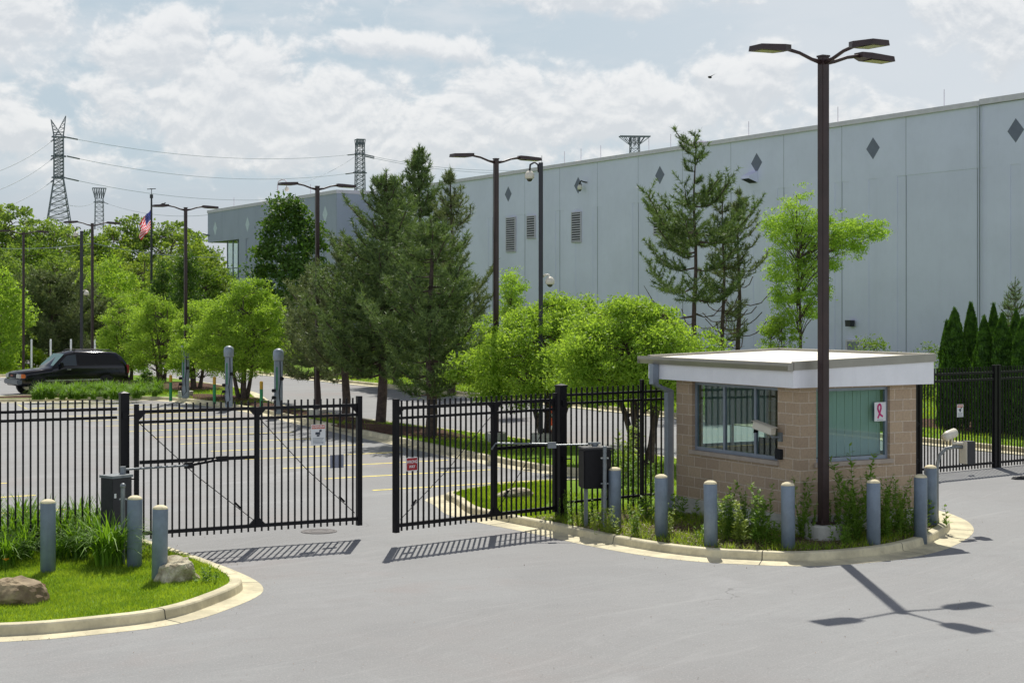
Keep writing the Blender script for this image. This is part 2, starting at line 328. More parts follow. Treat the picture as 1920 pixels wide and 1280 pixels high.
# ---------------------------------------------------------------- mesh helpers
class MB:
    def __init__(s): s.v = []; s.f = []
    def add(s, vs, fs):
        k = len(s.v); s.v += [tuple(x) for x in vs]; s.f += [tuple(i+k for i in f) for f in fs]; return s
    def box(s, c, d, rz=0, mtx=None):
        hx, hy, hz = d[0]/2, d[1]/2, d[2]/2
        vs = [Vector((x, y, z)) for x in (-hx, hx) for y in (-hy, hy) for z in (-hz, hz)]
        if rz: q = Matrix.Rotation(rz, 3, 'Z'); vs = [q @ v for v in vs]
        if mtx is not None: vs = [mtx @ v for v in vs]
        vs = [v+Vector(c) for v in vs]
        return s.add(vs, [(0, 1, 3, 2), (4, 6, 7, 5), (0, 4, 5, 1), (2, 3, 7, 6), (0, 2, 6, 4), (1, 5, 7, 3)])
    def bb(s, x0, x1, y0, y1, z0, z1): return s.box(((x0+x1)/2, (y0+y1)/2, (z0+z1)/2), (x1-x0, y1-y0, z1-z0))
    def tube(s, pts, rad, n=8, caps=True):
        pts = [Vector(p) for p in pts]; rad = rad if isinstance(rad, (list, tuple)) else [rad]*len(pts)
        k = len(s.v); prev = None
        for i, p in enumerate(pts):
            t = (pts[min(i+1, len(pts)-1)]-pts[max(i-1, 0)])
            t = t.normalized() if t.length > 1e-9 else Vector((0, 0, 1))
            if prev is None:
                a = t.orthogonal().normalized()
            else:
                a = (prev - t*prev.dot(t)); a = a.normalized() if a.length > 1e-6 else t.orthogonal().normalized()
            prev = a; b = t.cross(a)
            for j in range(n):
                w = 2*math.pi*j/n; s.v.append(tuple(p+(a*math.cos(w)+b*math.sin(w))*rad[i]))
        for i in range(len(pts)-1):
            for j in range(n):
                a0 = k+i*n+j; a1 = k+i*n+(j+1) % n; s.f.append((a0, a1, a1+n, a0+n))
        if caps: s.f.append(tuple(k+j for j in reversed(range(n)))); s.f.append(tuple(k+(len(pts)-1)*n+j for j in range(n)))
        return s
    def lathe(s, prof, n=20, c=(0, 0, 0)):
        k = len(s.v); c = Vector(c)
        for (r, z) in prof:
            for j in range(n): w = 2*math.pi*j/n; s.v.append((c.x+r*math.cos(w), c.y+r*math.sin(w), c.z+z))
        for i in range(len(prof)-1):
            for j in range(n):
                a0 = k+i*n+j; a1 = k+i*n+(j+1) % n; s.f.append((a0, a1, a1+n, a0+n))
        s.f.append(tuple(k+j for j in reversed(range(n)))); s.f.append(tuple(k+(len(prof)-1)*n+j for j in range(n)))
        return s
    def prism(s, poly, z0, z1):
        n = len(poly); vs = [(x, y, z0) for x, y in poly]+[(x, y, z1) for x, y in poly]
        return s.add(vs, [tuple(reversed(range(n))), tuple(range(n, 2*n))]+[(i, (i+1) % n, n+(i+1) % n, n+i) for i in range(n)])
    def xz(s, poly, y0, y1):     # polygon in x-z, extruded along y
        n = len(poly); vs = [(x, y0, z) for x, z in poly]+[(x, y1, z) for x, z in poly]
        return s.add(vs, [tuple(range(n)), tuple(reversed(range(n, 2*n)))]+[((i+1) % n, i, n+i, n+(i+1) % n) for i in range(n)])
    def ball(s, c, r, sx=1, sy=1, sz=1, n=14, m=9):
        k = len(s.v); c = Vector(c)
        for i in range(m+1):
            ph = math.pi*i/m
            for j in range(n): w = 2*math.pi*j/n; s.v.append((c.x+sx*r*math.sin(ph)*math.cos(w), c.y+sy*r*math.sin(ph)*math.sin(w), c.z+sz*r*math.cos(ph)))
        for i in range(m):
            for j in range(n):
                a0 = k+i*n+j; a1 = k+i*n+(j+1) % n; s.f.append((a0, a0+n, a1+n, a1))
        return s
    def mesh(s, name, mat, smooth=False, bevel=0):
        me = bpy.data.meshes.new(name); me.from_pydata(s.v, [], s.f); me.materials.append(M[mat] if isinstance(mat, str) else mat)
        if bevel:
            bm = bmesh.new(); bm.from_mesh(me); bmesh.ops.remove_doubles(bm, verts=bm.verts, dist=1e-6)
            bmesh.ops.bevel(bm, geom=bm.edges[:], offset=bevel, segments=2, affect='EDGES', clamp_overlap=True); bm.to_mesh(me); bm.free()
        if smooth: me.polygons.foreach_set('use_smooth', [True]*len(me.polygons))
        me.update(); return me
    def build(s, name, mat, parent=None, loc=None, rz=0, smooth=False, bevel=0):
        o = bpy.data.objects.new(name, s.mesh(name, mat, smooth, bevel)); COL.objects.link(o)
        if parent: o.parent = parent
        if loc is not None: o.location = loc
        if rz: o.rotation_euler = (0, 0, rz)
        return o
def tag(o, label=None, cat=None, group=None, kind=None):
    if label: o['label'] = label
    if cat: o['category'] = cat
    if group: o['group'] = group
    if kind: o['kind'] = kind
    return o
def thing(name, label, cat, loc=(0, 0, 0), rz=0, group=None):
    o = bpy.data.objects.new(name, None); COL.objects.link(o); o.location = loc; o.rotation_euler = (0, 0, rz); o.empty_display_size = .2
    return tag(o, label, cat, group)
def struct(o): o['kind'] = 'structure'; return o
def kids(o): return [c for c in bpy.data.objects if c.parent == o]
def dup(o, loc=None, rz=None, label=None, group=None, scale=None, parent=None):
    c = o.copy(); COL.objects.link(c)
    if parent: c.parent = parent
    if loc is not None: c.location = loc
    if rz is not None: c.rotation_euler = (0, 0, rz)
    if scale is not None: c.scale = scale if hasattr(scale, '__len__') else (scale,)*3
    if label: c['label'] = label
    if group: c['group'] = group
    for k in kids(o): dup(k, parent=c)
    return c
def npobj(name, V, F, mat, parent=None, loc=None, smooth=False):
    me = bpy.data.meshes.new(name); n = len(V); k = F.shape[1]; m = len(F)
    me.vertices.add(n); me.vertices.foreach_set('co', np.ascontiguousarray(V, dtype=np.float32).ravel())
    me.loops.add(m*k); me.loops.foreach_set('vertex_index', np.ascontiguousarray(F, dtype=np.int32).ravel())
    me.polygons.add(m); me.polygons.foreach_set('loop_start', np.arange(m, dtype=np.int32)*k)
    try: me.polygons.foreach_set('loop_total', np.full(m, k, dtype=np.int32))
    except Exception: pass
    me.materials.append(M[mat]); me.update(calc_edges=True); me.validate()
    if smooth: me.polygons.foreach_set('use_smooth', [True]*m)
    o = bpy.data.objects.new(name, me); COL.objects.link(o)
    if parent: o.parent = parent
    if loc is not None: o.location = loc
    return o
def unit(a): return a/np.maximum(np.linalg.norm(a, axis=1, keepdims=True), 1e-9)
def leaves(C, A, B, fold=None):  # leaf-shaped quads: centre, half-length vector, half-width vector
    n = len(C); V = np.empty((n, 4, 3)); V[:, 0] = C-A; V[:, 1] = C+B-A*.15; V[:, 2] = C+A; V[:, 3] = C-B-A*.15
    return V.reshape(-1, 3), np.arange(4*n).reshape(n, 4)
def rleaves(rng, C, L, W, out=None, droop=.0, up=.3):
    n = len(C); a = unit(rng.normal(size=(n, 3))+(out if out is not None else 0)*.8+np.array([0, 0, -droop])); r = unit(rng.normal(size=(n, 3))+np.array([0, 0, up]))
    b = unit(np.cross(a, r)); s = rng.uniform(.65, 1.25, (n, 1)); return leaves(C, a*L*.5*s, b*W*.5*s)

def inside(poly, x, y):
    x = np.asarray(x); y = np.asarray(y); r = np.zeros(x.shape, bool); n = len(poly)
    for i in range(n):
        x0, y0 = poly[i][:2]; x1, y1 = poly[(i+1) % n][:2]
        c = ((y0 > y) != (y1 > y)) & (x < (x1-x0)*(y-y0)/((y1-y0) if y1 != y0 else 1e-9)+x0); r ^= c
    return r
def catmull(P, closed=True, n=8):
    out = []; k = len(P)
    for i in range(k if closed else k-1):
        g = (lambda j: P[j % k]) if closed else (lambda j: P[min(max(j, 0), k-1)])
        p0, p1, p2, p3 = (Vector(g(i+d)) for d in (-1, 0, 1, 2))
        for j in range(n):
            t = j/n; out.append(.5*((2*p1)+(p2-p0)*t+(2*p0-5*p1+4*p2-p3)*t*t+(3*p1-p0-3*p2+p3)*t**3))
    if not closed: out.append(Vector(P[-1]))
    return out
def resample(P, step, closed=True):
    Q = [Vector((p.x, p.y, 0)) for p in P]; 
    if closed: Q.append(Q[0].copy())
    d = [0]
    for a, b in zip(Q, Q[1:]): d.append(d[-1]+(b-a).length)
    n = max(3, int(d[-1]/step)); out = []; j = 0
    for i in range(n if closed else n+1):
        t = d[-1]*i/n
        while j < len(d)-2 and d[j+1] < t: j += 1
        f = (t-d[j])/max(d[j+1]-d[j], 1e-9); out.append(Q[j].lerp(Q[j+1], f))
    return out
def normals(P, closed=True):
    n = len(P); out = []
    for i in range(n):
        a = P[(i-1) % n] if closed else P[max(i-1, 0)]; b = P[(i+1) % n] if closed else P[min(i+1, n-1)]
        t = (b-a).normalized(); out.append(Vector((t.y, -t.x, 0)))
    return out
def kprof(g): return [(-g-.20, .10), (-g-.19, .148), (-g-.17, .152), (-g-.06, .152), (-g-.035, .147), (-g-.02, .128), (-g-.002, .026), (-g+.02, .018), (-.02, .006), (0, .004), (.01, -.05)]
KPROF = kprof(.42)
def kerb(P, closed=True, prof=KPROF, side=1, name='kerb', label=None):
    """sweep the kerb-and-gutter profile along the outer gutter edge; island lies inside"""
    N_ = normals(P, closed); mb = MB(); k = len(prof)
    for p, nn in zip(P, N_):
        for (o, z) in prof: mb.v.append((p.x+nn.x*o*side, p.y+nn.y*o*side, z))
    m = len(P)
    for i in range(m if closed else m-1):
        for j in range(k-1):
            a = i*k+j; b = ((i+1) % m)*k+j; mb.f.append((a, a+1, b+1, b))
    o = mb.build(name, 'kerb', smooth=False); struct(o)
    if label: o['label'] = label
    acc = 0; jb = MB()
    for i in range(1, m):
        acc += (P[i]-P[i-1]).length
        if acc < 3.05: continue
        acc = 0; p, nn = P[i], N_[i]; t = Vector((-nn.y, nn.x, 0)); w = .007; V = []
        for (o_, z) in prof[1:-1]:
            for s_ in (-1, 1): V.append((p.x+nn.x*o_*side+t.x*w*s_+nn.x*side*.0015, p.y+nn.y*o_*side+t.y*w*s_+nn.y*side*.0015, z+.0022))
        jb.add(V, [(2*q, 2*q+1, 2*q+3, 2*q+2) for q in range(len(prof)-3)])
    if jb.v: struct(jb.build('kerb_joint', 'dark'))
    return o
def area(P): return sum(P[i].x*P[(i+1) % len(P)].y-P[(i+1) % len(P)].x*P[i].y for i in range(len(P)))/2
def offset(P, d, closed=True):
    N_ = normals(P, closed); return [Vector((p.x+n.x*d, p.y+n.y*d, 0)) for p, n in zip(P, N_)]
def sheet(P, z, mat, name):
    mb = MB(); mb.add([(p.x, p.y, z) for p in P], [tuple(range(len(P)))]); return struct(mb.build(name, mat))

# ---------------------------------------------------------------- ground, asphalt, islands
def prep(P, step=.35):
    Q = resample(catmull(P), step)
    if area(Q) < 0: Q.reverse()       # counter-clockwise: normals() then points outward
    return Q
mb = MB(); mb.add([(-1500, -60, -.02), (1500, -60, -.02), (1500, 3500, -.02), (-1500, 3500, -.02)], [(0, 1, 2, 3)]); struct(mb.build('ground', 'field'))
AS = [Vector((-140, -55, 0)), Vector((70, -55, 0)), Vector((37.7+29.5, 2-53, 0)), UV(170, 34), UV(170, -60)]
sheet(AS, 0, 'asphalt', 'asphalt_road')

LEFT = [G(x, y) for x, y in [(-150, 1209), (0, 1203), (100, 1197), (200, 1187), (300, 1175), (380, 1158), (440, 1137), (480, 1119), (494, 1105), (480, 1088), (430, 1065), (380, 1048), (330, 1031), (275, 1014)]] + \
       [Vector((-7.0, 29.3, 0)), Vector((-8.3, 29.1, 0)), Vector((-13, 26.4, 0)), Vector((-16, 22, 0)), Vector((-13, 18.5, 0)), Vector((-9, 18.9, 0))]
LEFT = prep(LEFT, .25); LK = kerb(LEFT, prof=kprof(.29))
LIN = offset(LEFT, -.47); sheet(LIN, .13, 'lawn', 'lawn')
RIGHT = [G(x, y) for x, y in [(815, 947), (840, 965), (905, 981), (1000, 1000), (1100, 1022), (1200, 1040), (1300, 1052), (1400, 1058), (1500, 1061), (1600, 1057), (1700, 1046), (1770, 1030), (1812, 1010), (1826, 995), (1818, 980), (1795, 968), (1760, 957)]] + \
    [Vector((7.9, 34.6, 0)), Vector((6.7, 37.2, 0)), Vector((5.6, 40, 0)), Vector((4.7, 43, 0))] + \
    [UV(*p) for p in [(45, 24.4), (57, 23.8), (66, 24.9), (75, 27.2), (85, 27.8), (92, 27.6), (94, 26.3), (93, 24), (88, 22.8), (80, 22.4), (76.6, 21.6), (75.2, 19.5), (74.9, 15.6), (73.6, 13.9), (71.8, 13.9), (71.0, 15.2), (70.7, 17), (70.5, 19.6), (68.5, 21.2), (60.5, 21.6), (53.3, 21.0), (42, 20.2), (36.5, 19.9)]] + \
    [Vector((1.2, 39.5, 0)), Vector((2.2, 38.8, 0)), Vector((1.9, 38.0, 0)), Vector((.99, 37.8, 0)), Vector((-.72, 36.6, 0)), Vector((-1.45, 35.6, 0)), Vector((-1.85, 34.6, 0))]
RIGHT = prep(RIGHT, .3); kerb(RIGHT)
RIN = offset(RIGHT, -.60); sheet(RIN, .13, 'lawn', 'median_lawn')
# lawn beyond the far road and by the left edge of the lot
FK = [UV(u, 34.2+.0*u) for u in range(-30, 126, 2)]
kerb(FK, closed=False, side=-1)
far = [UV(-30, 34.80), UV(125, 34.80), UV(300, 34.80), UV(300, 200), UV(-30, 200)]
sheet(far, .13, 'lawn', 'far_lawn')
NWP = [UV(*p) for p in [(101, 23.5), (102.5, 24.6), (112, 25), (170, 25.5), (170, -60), (96, -60), (96, 10), (97, 20), (98.5, 22.8)]]
NW = prep(NWP, .6); kerb(NW); sheet(offset(NW, -.60), .13, 'lawn', 'side_lawn')
rs = random.Random(5)
def patch(cx, cy, rx, ry, rot, z, mat, name, seed=1, h=.0):
    r_ = random.Random(seed); P = []; ph = [r_.uniform(0, 6.3) for _ in range(4)]
    for i in range(40):
        w = 2*math.pi*i/40; k = 1+.12*math.sin(2*w+ph[0])+.08*math.sin(3*w+ph[1])+.05*math.sin(7*w+ph[2])
        x, y = rx*k*math.cos(w), ry*k*math.sin(w); P.append((cx+x*math.cos(rot)-y*math.sin(rot), cy+x*math.sin(rot)+y*math.cos(rot)))
    mb = MB(); rings = 5; k0 = 0
    for q in range(rings):
        f = 1-q/rings; mb.v += [(cx+(x-cx)*f, cy+(y-cy)*f, z+h*(1-f*f)) for x, y in P]
    mb.v.append((cx, cy, z+h))
    for q in range(rings-1):
        for i in range(40): a = q*40+i; b = q*40+(i+1) % 40; mb.f.append((a, b, b+40, a+40))
    for i in range(40): mb.f.append(((rings-1)*40+i, (rings-1)*40+(i+1) % 40, rings*40))
    return struct(mb.build(name, mat, smooth=True))
A_ = TH+R(90)
for (u, v, ru, rv, s) in [(55, 22.6, 5.5, .75, 1), (47.5, 22.2, 4.2, 1.15, 2), (68, 23.2, 3.4, 1.6, 4), (73, 17.6, .95, 3.0, 5), (80, 24.9, 6, 1.9, 6), (62, 23.0, 2.2, .7, 8)]:
    c = UV(u, v); patch(c.x, c.y, ru, rv, A_, .134, 'mulch', 'mulch_bed', s, .10)
BED = offset(RIGHT, -.62)
BED = [p for p in BED if p.y < 35.2 and p.x > .2]
BED = [p for p in BED]
sheet(BED, .136, 'soil', 'planting_bed')
c = G(130, 1012, .13); patch(c.x-1.1, c.y-.5, 1.7, 1.0, TH*.8, .134, 'mulch', 'mulch_bed', 11, .02)
c = G(282, 1048, .13); patch(c.x, c.y, .38, .5, .2, .138, 'mulch', 'mulch_bed', 12, .0)
c = UV(56, 46); patch(c.x, c.y, 4.5, 2.4, A_, .136, 'mulch', 'mulch_bed', 13, .15)
c = D(1840, 52); patch(c.x+2, c.y, 8, 2.2, A_, .138, 'mulch', 'mulch_bed', 15, .1)
# drain ring set in the near lawn
mb = MB(); c = G(22, 1104, .13); mb.lathe([(.47, .0), (.46, .045), (.44, .05), (.0, .05)], 32); o = mb.build('manhole_cover', 'chipred', loc=(c.x, c.y, .12)); tag(o, 'round reddish gravel-topped cover set in the near lawn behind the brown rock', 'manhole cover')
mb = MB(); mb.lathe([(.33, 0), (.33, .006), (.29, .006), (.285, .001), (.27, .001), (.265, .006), (.18, .006), (.175, .001), (.15, .001), (.145, .006), (.0, .006)], 36)
c = G(598, 996); o = mb.build('manhole_cover', 'iron', loc=(c.x, c.y, .004)); tag(o, 'flat cast iron manhole cover in the asphalt below the left gate leaf', 'manhole cover')

# painted stall lines: one marking object per row
def line_quad(mb, a, b, w, z=.004):
    d = (b-a).normalized(); n = Vector((-d.y, d.x, 0))*w/2
    # broken into pieces so the paint edge wanders slightly
    k = max(1, int((b-a).length/.5))
    for i in range(k):
        p = a.lerp(b, i/k); q = a.lerp(b, (i+1)/k); mb.add([(p-n)[:2]+(z,), (q-n)[:2]+(z,), (q+n)[:2]+(z,), (p+n)[:2]+(z,)], [(0, 1, 2, 3)])
mb = MB()
for i in range(13): line_quad(mb, UV(33.3+2.8*i, 14.9), UV(33.3+2.8*i, 19.6 if i < 9 else 20.3), .14)
struct(mb.build('parking_lines', 'paint_y'))
mb = MB()
for i in range(15): line_quad(mb, UV(33.2+2.8*i, 3.0), UV(33.2+2.8*i, 8.1), .14)
for i in range(8): line_quad(mb, UV(100-i*2.8, 4), UV(100-i*2.8, 13), .11)
struct(mb.build('parking_lines', 'paint_y'))
mb = MB()
for i in range(7): line_quad(mb, UV(66.5+.55*i, 14.8+.3*i), UV(68.5+.3*i, 19.4-.2*i), .14)
line_quad(mb, UV(66.4, 14.6), UV(70.0, 15.0), .12); line_quad(mb, UV(66.4, 14.6), UV(66.9, 20.4), .12)
struct(mb.build('hatch_marking', 'paint_w'))
# ---------------------------------------------------------------- guard booth (local x along V, y along U)
BS = .97; BC = Vector((5.17*BS, 29.2*BS, 0)); bz = lambda z: EYE-(EYE-z)*BS
booth = thing('guard_booth', 'tan block guard booth with white fascia and flat cream roof behind the bollards', 'guard booth', (BC.x, BC.y, bz(.12)), TH); booth.scale = (BS,)*3
BX, BY, BZ, T = 2.76, 3.87, 2.60, .2      # heights are local (+.12)
z0, z1 = 1.16, 2.50
def wall_with_opening(axis, length, o0, o1, at, thick, name='wall'):
    mb = MB()
    def bx(a0, a1, q0, q1):
        if axis == 'x': mb.bb(a0, a1, at, at+thick, q0, q1)
        else: mb.bb(at, at+thick, a0, a1, q0, q1)
    a, b = (0, length) if axis == 'x' else (T, length-T)
    bx(a, b, .2, z0); bx(a, b, z1, BZ); bx(a, o0, z0, z1); bx(o1, b, z0, z1)
    return mb.build(name, 'block', booth)
wall_with_opening('x', BX, .37, 2.12, 0, T); wall_with_opening('x', BX, .5, 2.2, BY-T, T)
wall_with_opening('y', BY, .64, 3.33, 0, T); wall_with_opening('y', BY, .64, 3.33, BX-T, T)
MB().bb(-.03, BX+.03, -.03, BY+.03, -.25, .2).build('footing', 'concrete', booth, bevel=.01)
MB().bb(T, BX-T, T, BY-T, .2, .24).build('floor', 'interior', booth)
MB().bb(T, BX-T, T, BY-T, BZ-.03, BZ-.005).build('ceiling', 'interior', booth)
def window(axis, at, inward, a0, a1, mull, blinds_to=None, name='window', spart='mullion'):
    d = .055; f = MB(); p0 = at+inward*.07; p1 = at+inward*.13; lo, hi = min(p0, p1), max(p0, p1)
    def bx(mb, a, b, q0, q1, l=lo, h=hi):
        if axis == 'x': mb.bb(a, b, l, h, q0, q1)
        else: mb.bb(l, h, a, b, q0, q1)
    bx(f, a0, a1, z0, z0+.07); bx(f, a0, a1, z1-d, z1); bx(f, a0, a0+d, z0+.07, z1-d); bx(f, a1-d, a1, z0+.07, z1-d)
    for m_ in mull: bx(f, m_-.028, m_+.028, z0+.07, z1-d)
    w = f.build(name, 'frame', booth)
    g = MB(); bx(g, a0+d+.002, a1-d-.002, z0+.072, z1-d-.002, (lo+hi)/2-.004, (lo+hi)/2+.004); g.build('pane', 'glass', w)
    s = MB(); l2, h2 = (at-.05, at+.069) if inward > 0 else (at-.069, at+.05)
    bx(s, a0-.05, a1+.05, z0-.075, z0+.003, l2, h2); s.build('sill', 'sill', booth)
    if blinds_to is not None:
        b = MB(); q = p1+inward*.06; k = int((a1-a0-2*d)/.095)
        for i in range(k):
            a = a0+d+.01+(i+.5)*.095; ang = .04+(i % 3)*.012
            if axis == 'x': b.box((a, q+.004*(i % 2), (blinds_to+z1-d)/2), (.097, .003, z1-d-blinds_to), ang)
            else: b.box((q, a, (blinds_to+z1-d)/2), (.003, .097, z1-d-blinds_to), ang)
        b.build('blind', 'blind', w)
    return w
window('y', 0, 1, .64, 3.33, [1.406, 2.375]); window('x', 0, 1, .37, 2.12, [], 1.235)
window('y', BX, -1, .64, 3.33, [1.5, 2.4], 1.60); window('x', BY, -1, .5, 2.2, [1.3], 1.60)
# roof slab (sloping up to the right), fascia, trim, gutter
rx0, rx1, ry0, ry1 = -.35, 2.93, -.25, 4.30
def zr(x): return 2.985+(x-rx0)*.03
MB().add([(rx0, ry0, zr(rx0)-.02), (rx1, ry0, zr(rx1)-.02), (rx1, ry1, zr(rx1)-.02), (rx0, ry1, zr(rx0)-.02), (rx0, ry0, 2.62), (rx1, ry0, 2.62), (rx1, ry1, 2.62), (rx0, ry1, 2.62)],
         [(0, 1, 2, 3), (7, 6, 5, 4), (0, 4, 5, 1), (1, 5, 6, 2), (2, 6, 7, 3), (3, 7, 4, 0)]).build('roof', 'roof', booth)
fa = MB(); e = .02
for (xa, xb, ya, yb) in [(rx0-e, rx1+e, ry0-e, ry0), (rx1, rx1+e, ry0, ry1), (rx0-e, rx0, ry0, ry1), (rx0-e, rx1+e, ry1, ry1+e)]:
    fa.add([(xa, ya, 2.54), (xb, ya, 2.54), (xb, yb, 2.54), (xa, yb, 2.54), (xa, ya, zr(xa)-.13), (xb, ya, zr(xb)-.13), (xb, yb, zr(xb)-.13), (xa, yb, zr(xa)-.13)],
           [(3, 2, 1, 0), (4, 5, 6, 7), (0, 1, 5, 4), (1, 2, 6, 5), (2, 3, 7, 6), (3, 0, 4, 7)])
fa.build('fascia', 'white', booth)
MB().bb(rx0, rx1, ry0, ry1, 2.56, 2.617).build('soffit', 'white', booth)
tr = MB(); g_ = .05
for (xa, xb, ya, yb) in [(rx0-e, rx1+g_, ry0-g_, ry0+.03), (rx1-.03, rx1+g_, ry0+.03, ry1-.03), (rx0-e, rx1+g_, ry1-.03, ry1+g_)]:
    tr.add([(xa, ya, zr(xa)-.128), (xb, ya, zr(xb)-.128), (xb, yb, zr(xb)-.128), (xa, yb, zr(xa)-.128), (xa, ya, zr(xa)+.025), (xb, ya, zr(xb)+.025), (xb, yb, zr(xb)+.025), (xa, yb, zr(xa)+.025)],
           [(3, 2, 1, 0), (4, 5, 6, 7), (0, 1, 5, 4), (1, 2, 6, 5), (2, 3, 7, 6), (3, 0, 4, 7)])
tr.build('roof_trim', 'trim', booth)
gu = MB(); gx = rx0-e-.003
gu.xz([(gx, 2.84), (gx-.07, 2.84), (gx-.135, 2.93), (gx-.135, 2.985), (gx-.120, 2.985), (gx-.120, 2.94), (gx-.065, 2.86), (gx-.012, 2.86), (gx-.012, 2.985), (gx, 2.985)], ry0-.03, ry1+.22)
gu.bb(gx-.13, gx-.001, ry0-.033, ry0-.028, 2.845, 2.983).bb(gx-.13, gx-.001, ry1+.215, ry1+.222, 2.845, 2.983)
gut = gu.build('gutter', 'trim', booth)
for i in range(8): MB().bb(gx-.124, gx-.012, ry0+.3+i*.57, ry0+.34+i*.57, 2.962, 2.978).build('hanger', 'trim', gut)
dn = MB(); dn.bb(rx0-.17, rx0-.035, 3.93, 4.07, 2.44, 2.84).bb(-.16, -.02, 3.93, 4.07, -.12, 2.30)
dn.add([(rx0-.17, 3.93, 2.44), (rx0-.035, 3.93, 2.44), (rx0-.035, 4.07, 2.44), (rx0-.17, 4.07, 2.44), (-.16, 3.93, 2.27), (-.02, 3.93, 2.31), (-.02, 4.07, 2.31), (-.16, 4.07, 2.27)],
       [(0, 1, 5, 4), (1, 2, 6, 5), (2, 3, 7, 6), (3, 0, 4, 7)])
dn.build('downspout', 'frame', booth)
# inside: desk, monitors, chair
desk = thing('desk', 'dark desk inside the guard booth seen through the left windows', 'desk', BC+Vector((0, 0, bz(.36))), TH)
desk.scale = (BS,)*3; MB().bb(.9, 1.5, .5, 3.3, .70, .74).build('desk_top', 'boxblack', desk); MB().bb(.95, 1.0, .6, 3.2, 0, .70).build('panel', 'boxblack', desk)
for i, y in enumerate((1.0, 1.7, 2.5)):
    mo = thing('monitor', ['black monitor on the booth desk nearest the block corner', 'black monitor in the middle of the booth desk', 'black monitor at the far end of the booth desk by the downspout'][i], 'monitor', BC+Vector((0, 0, bz(1.105))), TH, 'monitors on the booth desk')
    mo.scale = (BS,)*3; MB().bb(1.2, 1.24, y-.26, y+.26, .10, .42).build('screen', 'dark', mo); MB().bb(1.19, 1.22, y-.03, y+.03, 0.0, .2).bb(1.1, 1.32, y-.12, y+.12, 0, .015).build('stand', 'dark', mo)
ch = thing('office_chair', 'dark office chair standing behind the booth desk', 'chair', BC+Vector((0, 0, bz(.36))), TH)
ch.scale = (BS,)*3; MB().bb(1.75, 2.2, 1.5, 1.95, .45, .53).build('seat', 'dark', ch, bevel=.02); MB().bb(2.16, 2.22, 1.5, 1.95, .6, 1.1).build('backrest', 'dark', ch, bevel=.02)
MB().tube([(1.98, 1.72, .05), (1.98, 1.72, .45)], .03).bb(1.7, 2.26, 1.70, 1.74, .02, .06).bb(1.96, 2.0, 1.45, 2.0, .02, .06).build('base', 'dark', ch)
# small dome lamp in the ceiling, ribbon poster, wall camera, call box
def bw(x, y, z=0): return BC + Matrix.Rotation(TH, 3, 'Z') @ Vector((x*BS, y*BS, bz(z)))
for (x, y, l) in [(.35, 2.15, 'small white ceiling dome above the left booth windows'), (1.15, .30, 'small white ceiling dome above the right booth window')]:
    dl = thing('ceiling_dome', l, 'dome camera', bw(x, y, 2.690), 0, 'ceiling domes in the booth')
    MB().lathe([(.11, 0), (.11, -.05), (.07, -.075), (.0, -.075)][::-1], 16).build('housing', 'cream', dl); MB().ball((0, 0, -.08), .06, n=12, m=8).build('lens', 'domeglass', dl)
po = thing('poster', 'white poster with a pink ribbon taped inside the right booth window', 'poster', bw(1.80, .066, 1.98), TH)
MB().bb(0, .27, -.003, 0, 0, .34).build('sheet', 'signwhite', po)
rb = MB()
def ribbon(pts, w, y):
    for (a, b) in zip(pts, pts[1:]):
        a = Vector((a[0], 0, a[1])); b = Vector((b[0], 0, b[1])); d = (b-a).normalized(); n = Vector((-d.z, 0, d.x))*w/2; a = a-d*.004; b = b+d*.004
        rb.add([(a-n)+Vector((0, y, 0)), (b-n)+Vector((0, y, 0)), (b+n)+Vector((0, y, 0)), (a+n)+Vector((0, y, 0))], [(0, 1, 2, 3)])
ribbon([(.078, .055), (.10, .10), (.128, .165), (.150, .225), (.148, .275), (.125, .305), (.100, .295)], .036, -.006)
ribbon([(.100, .295), (.080, .268), (.076, .222), (.098, .170), (.140, .115), (.190, .082)], .036, -.0075)
rb.build('ribbon', 'pink', po)
MB().bb(.06, .21, -.005, -.003, .020, .030).build('caption', 'inkgrey', po)
cm = thing('security_camera', 'cream box camera on a bracket at the corner of the left booth window', 'security camera', bw(-.002, .60, 1.78), TH)
MB().bb(-.03, 0, -.11, .0, -.13, .03).build('wall_plate', 'galv', cm); MB().tube([(-.02, -.05, -.05), (-.14, -.0, -.06), (-.18, .06, .02)], .022).build('arm', 'galv', cm)
hm = Matrix.Rotation(R(12), 3, 'X') @ Matrix.Rotation(R(8), 3, 'Z')
MB().box((-.22, .14, .10), (.13, .46, .12), mtx=hm).box((-.22, .12, .168), (.155, .54, .012), mtx=hm).build('housing', 'cream', cm, bevel=.006)
MB().box((-.221, .375, .052), (.11, .006, .1), mtx=hm).build('lens', 'dark', cm)
MB().bb(-.06, -.0, -.12, .05, 0, .18).build('call_box', 'dark', loc=bw(-.002, .60, 1.32), rz=TH, bevel=.008)
tag(bpy.data.objects['call_box'], 'small black box on the booth wall at the lower end of the left window sill', 'call box')

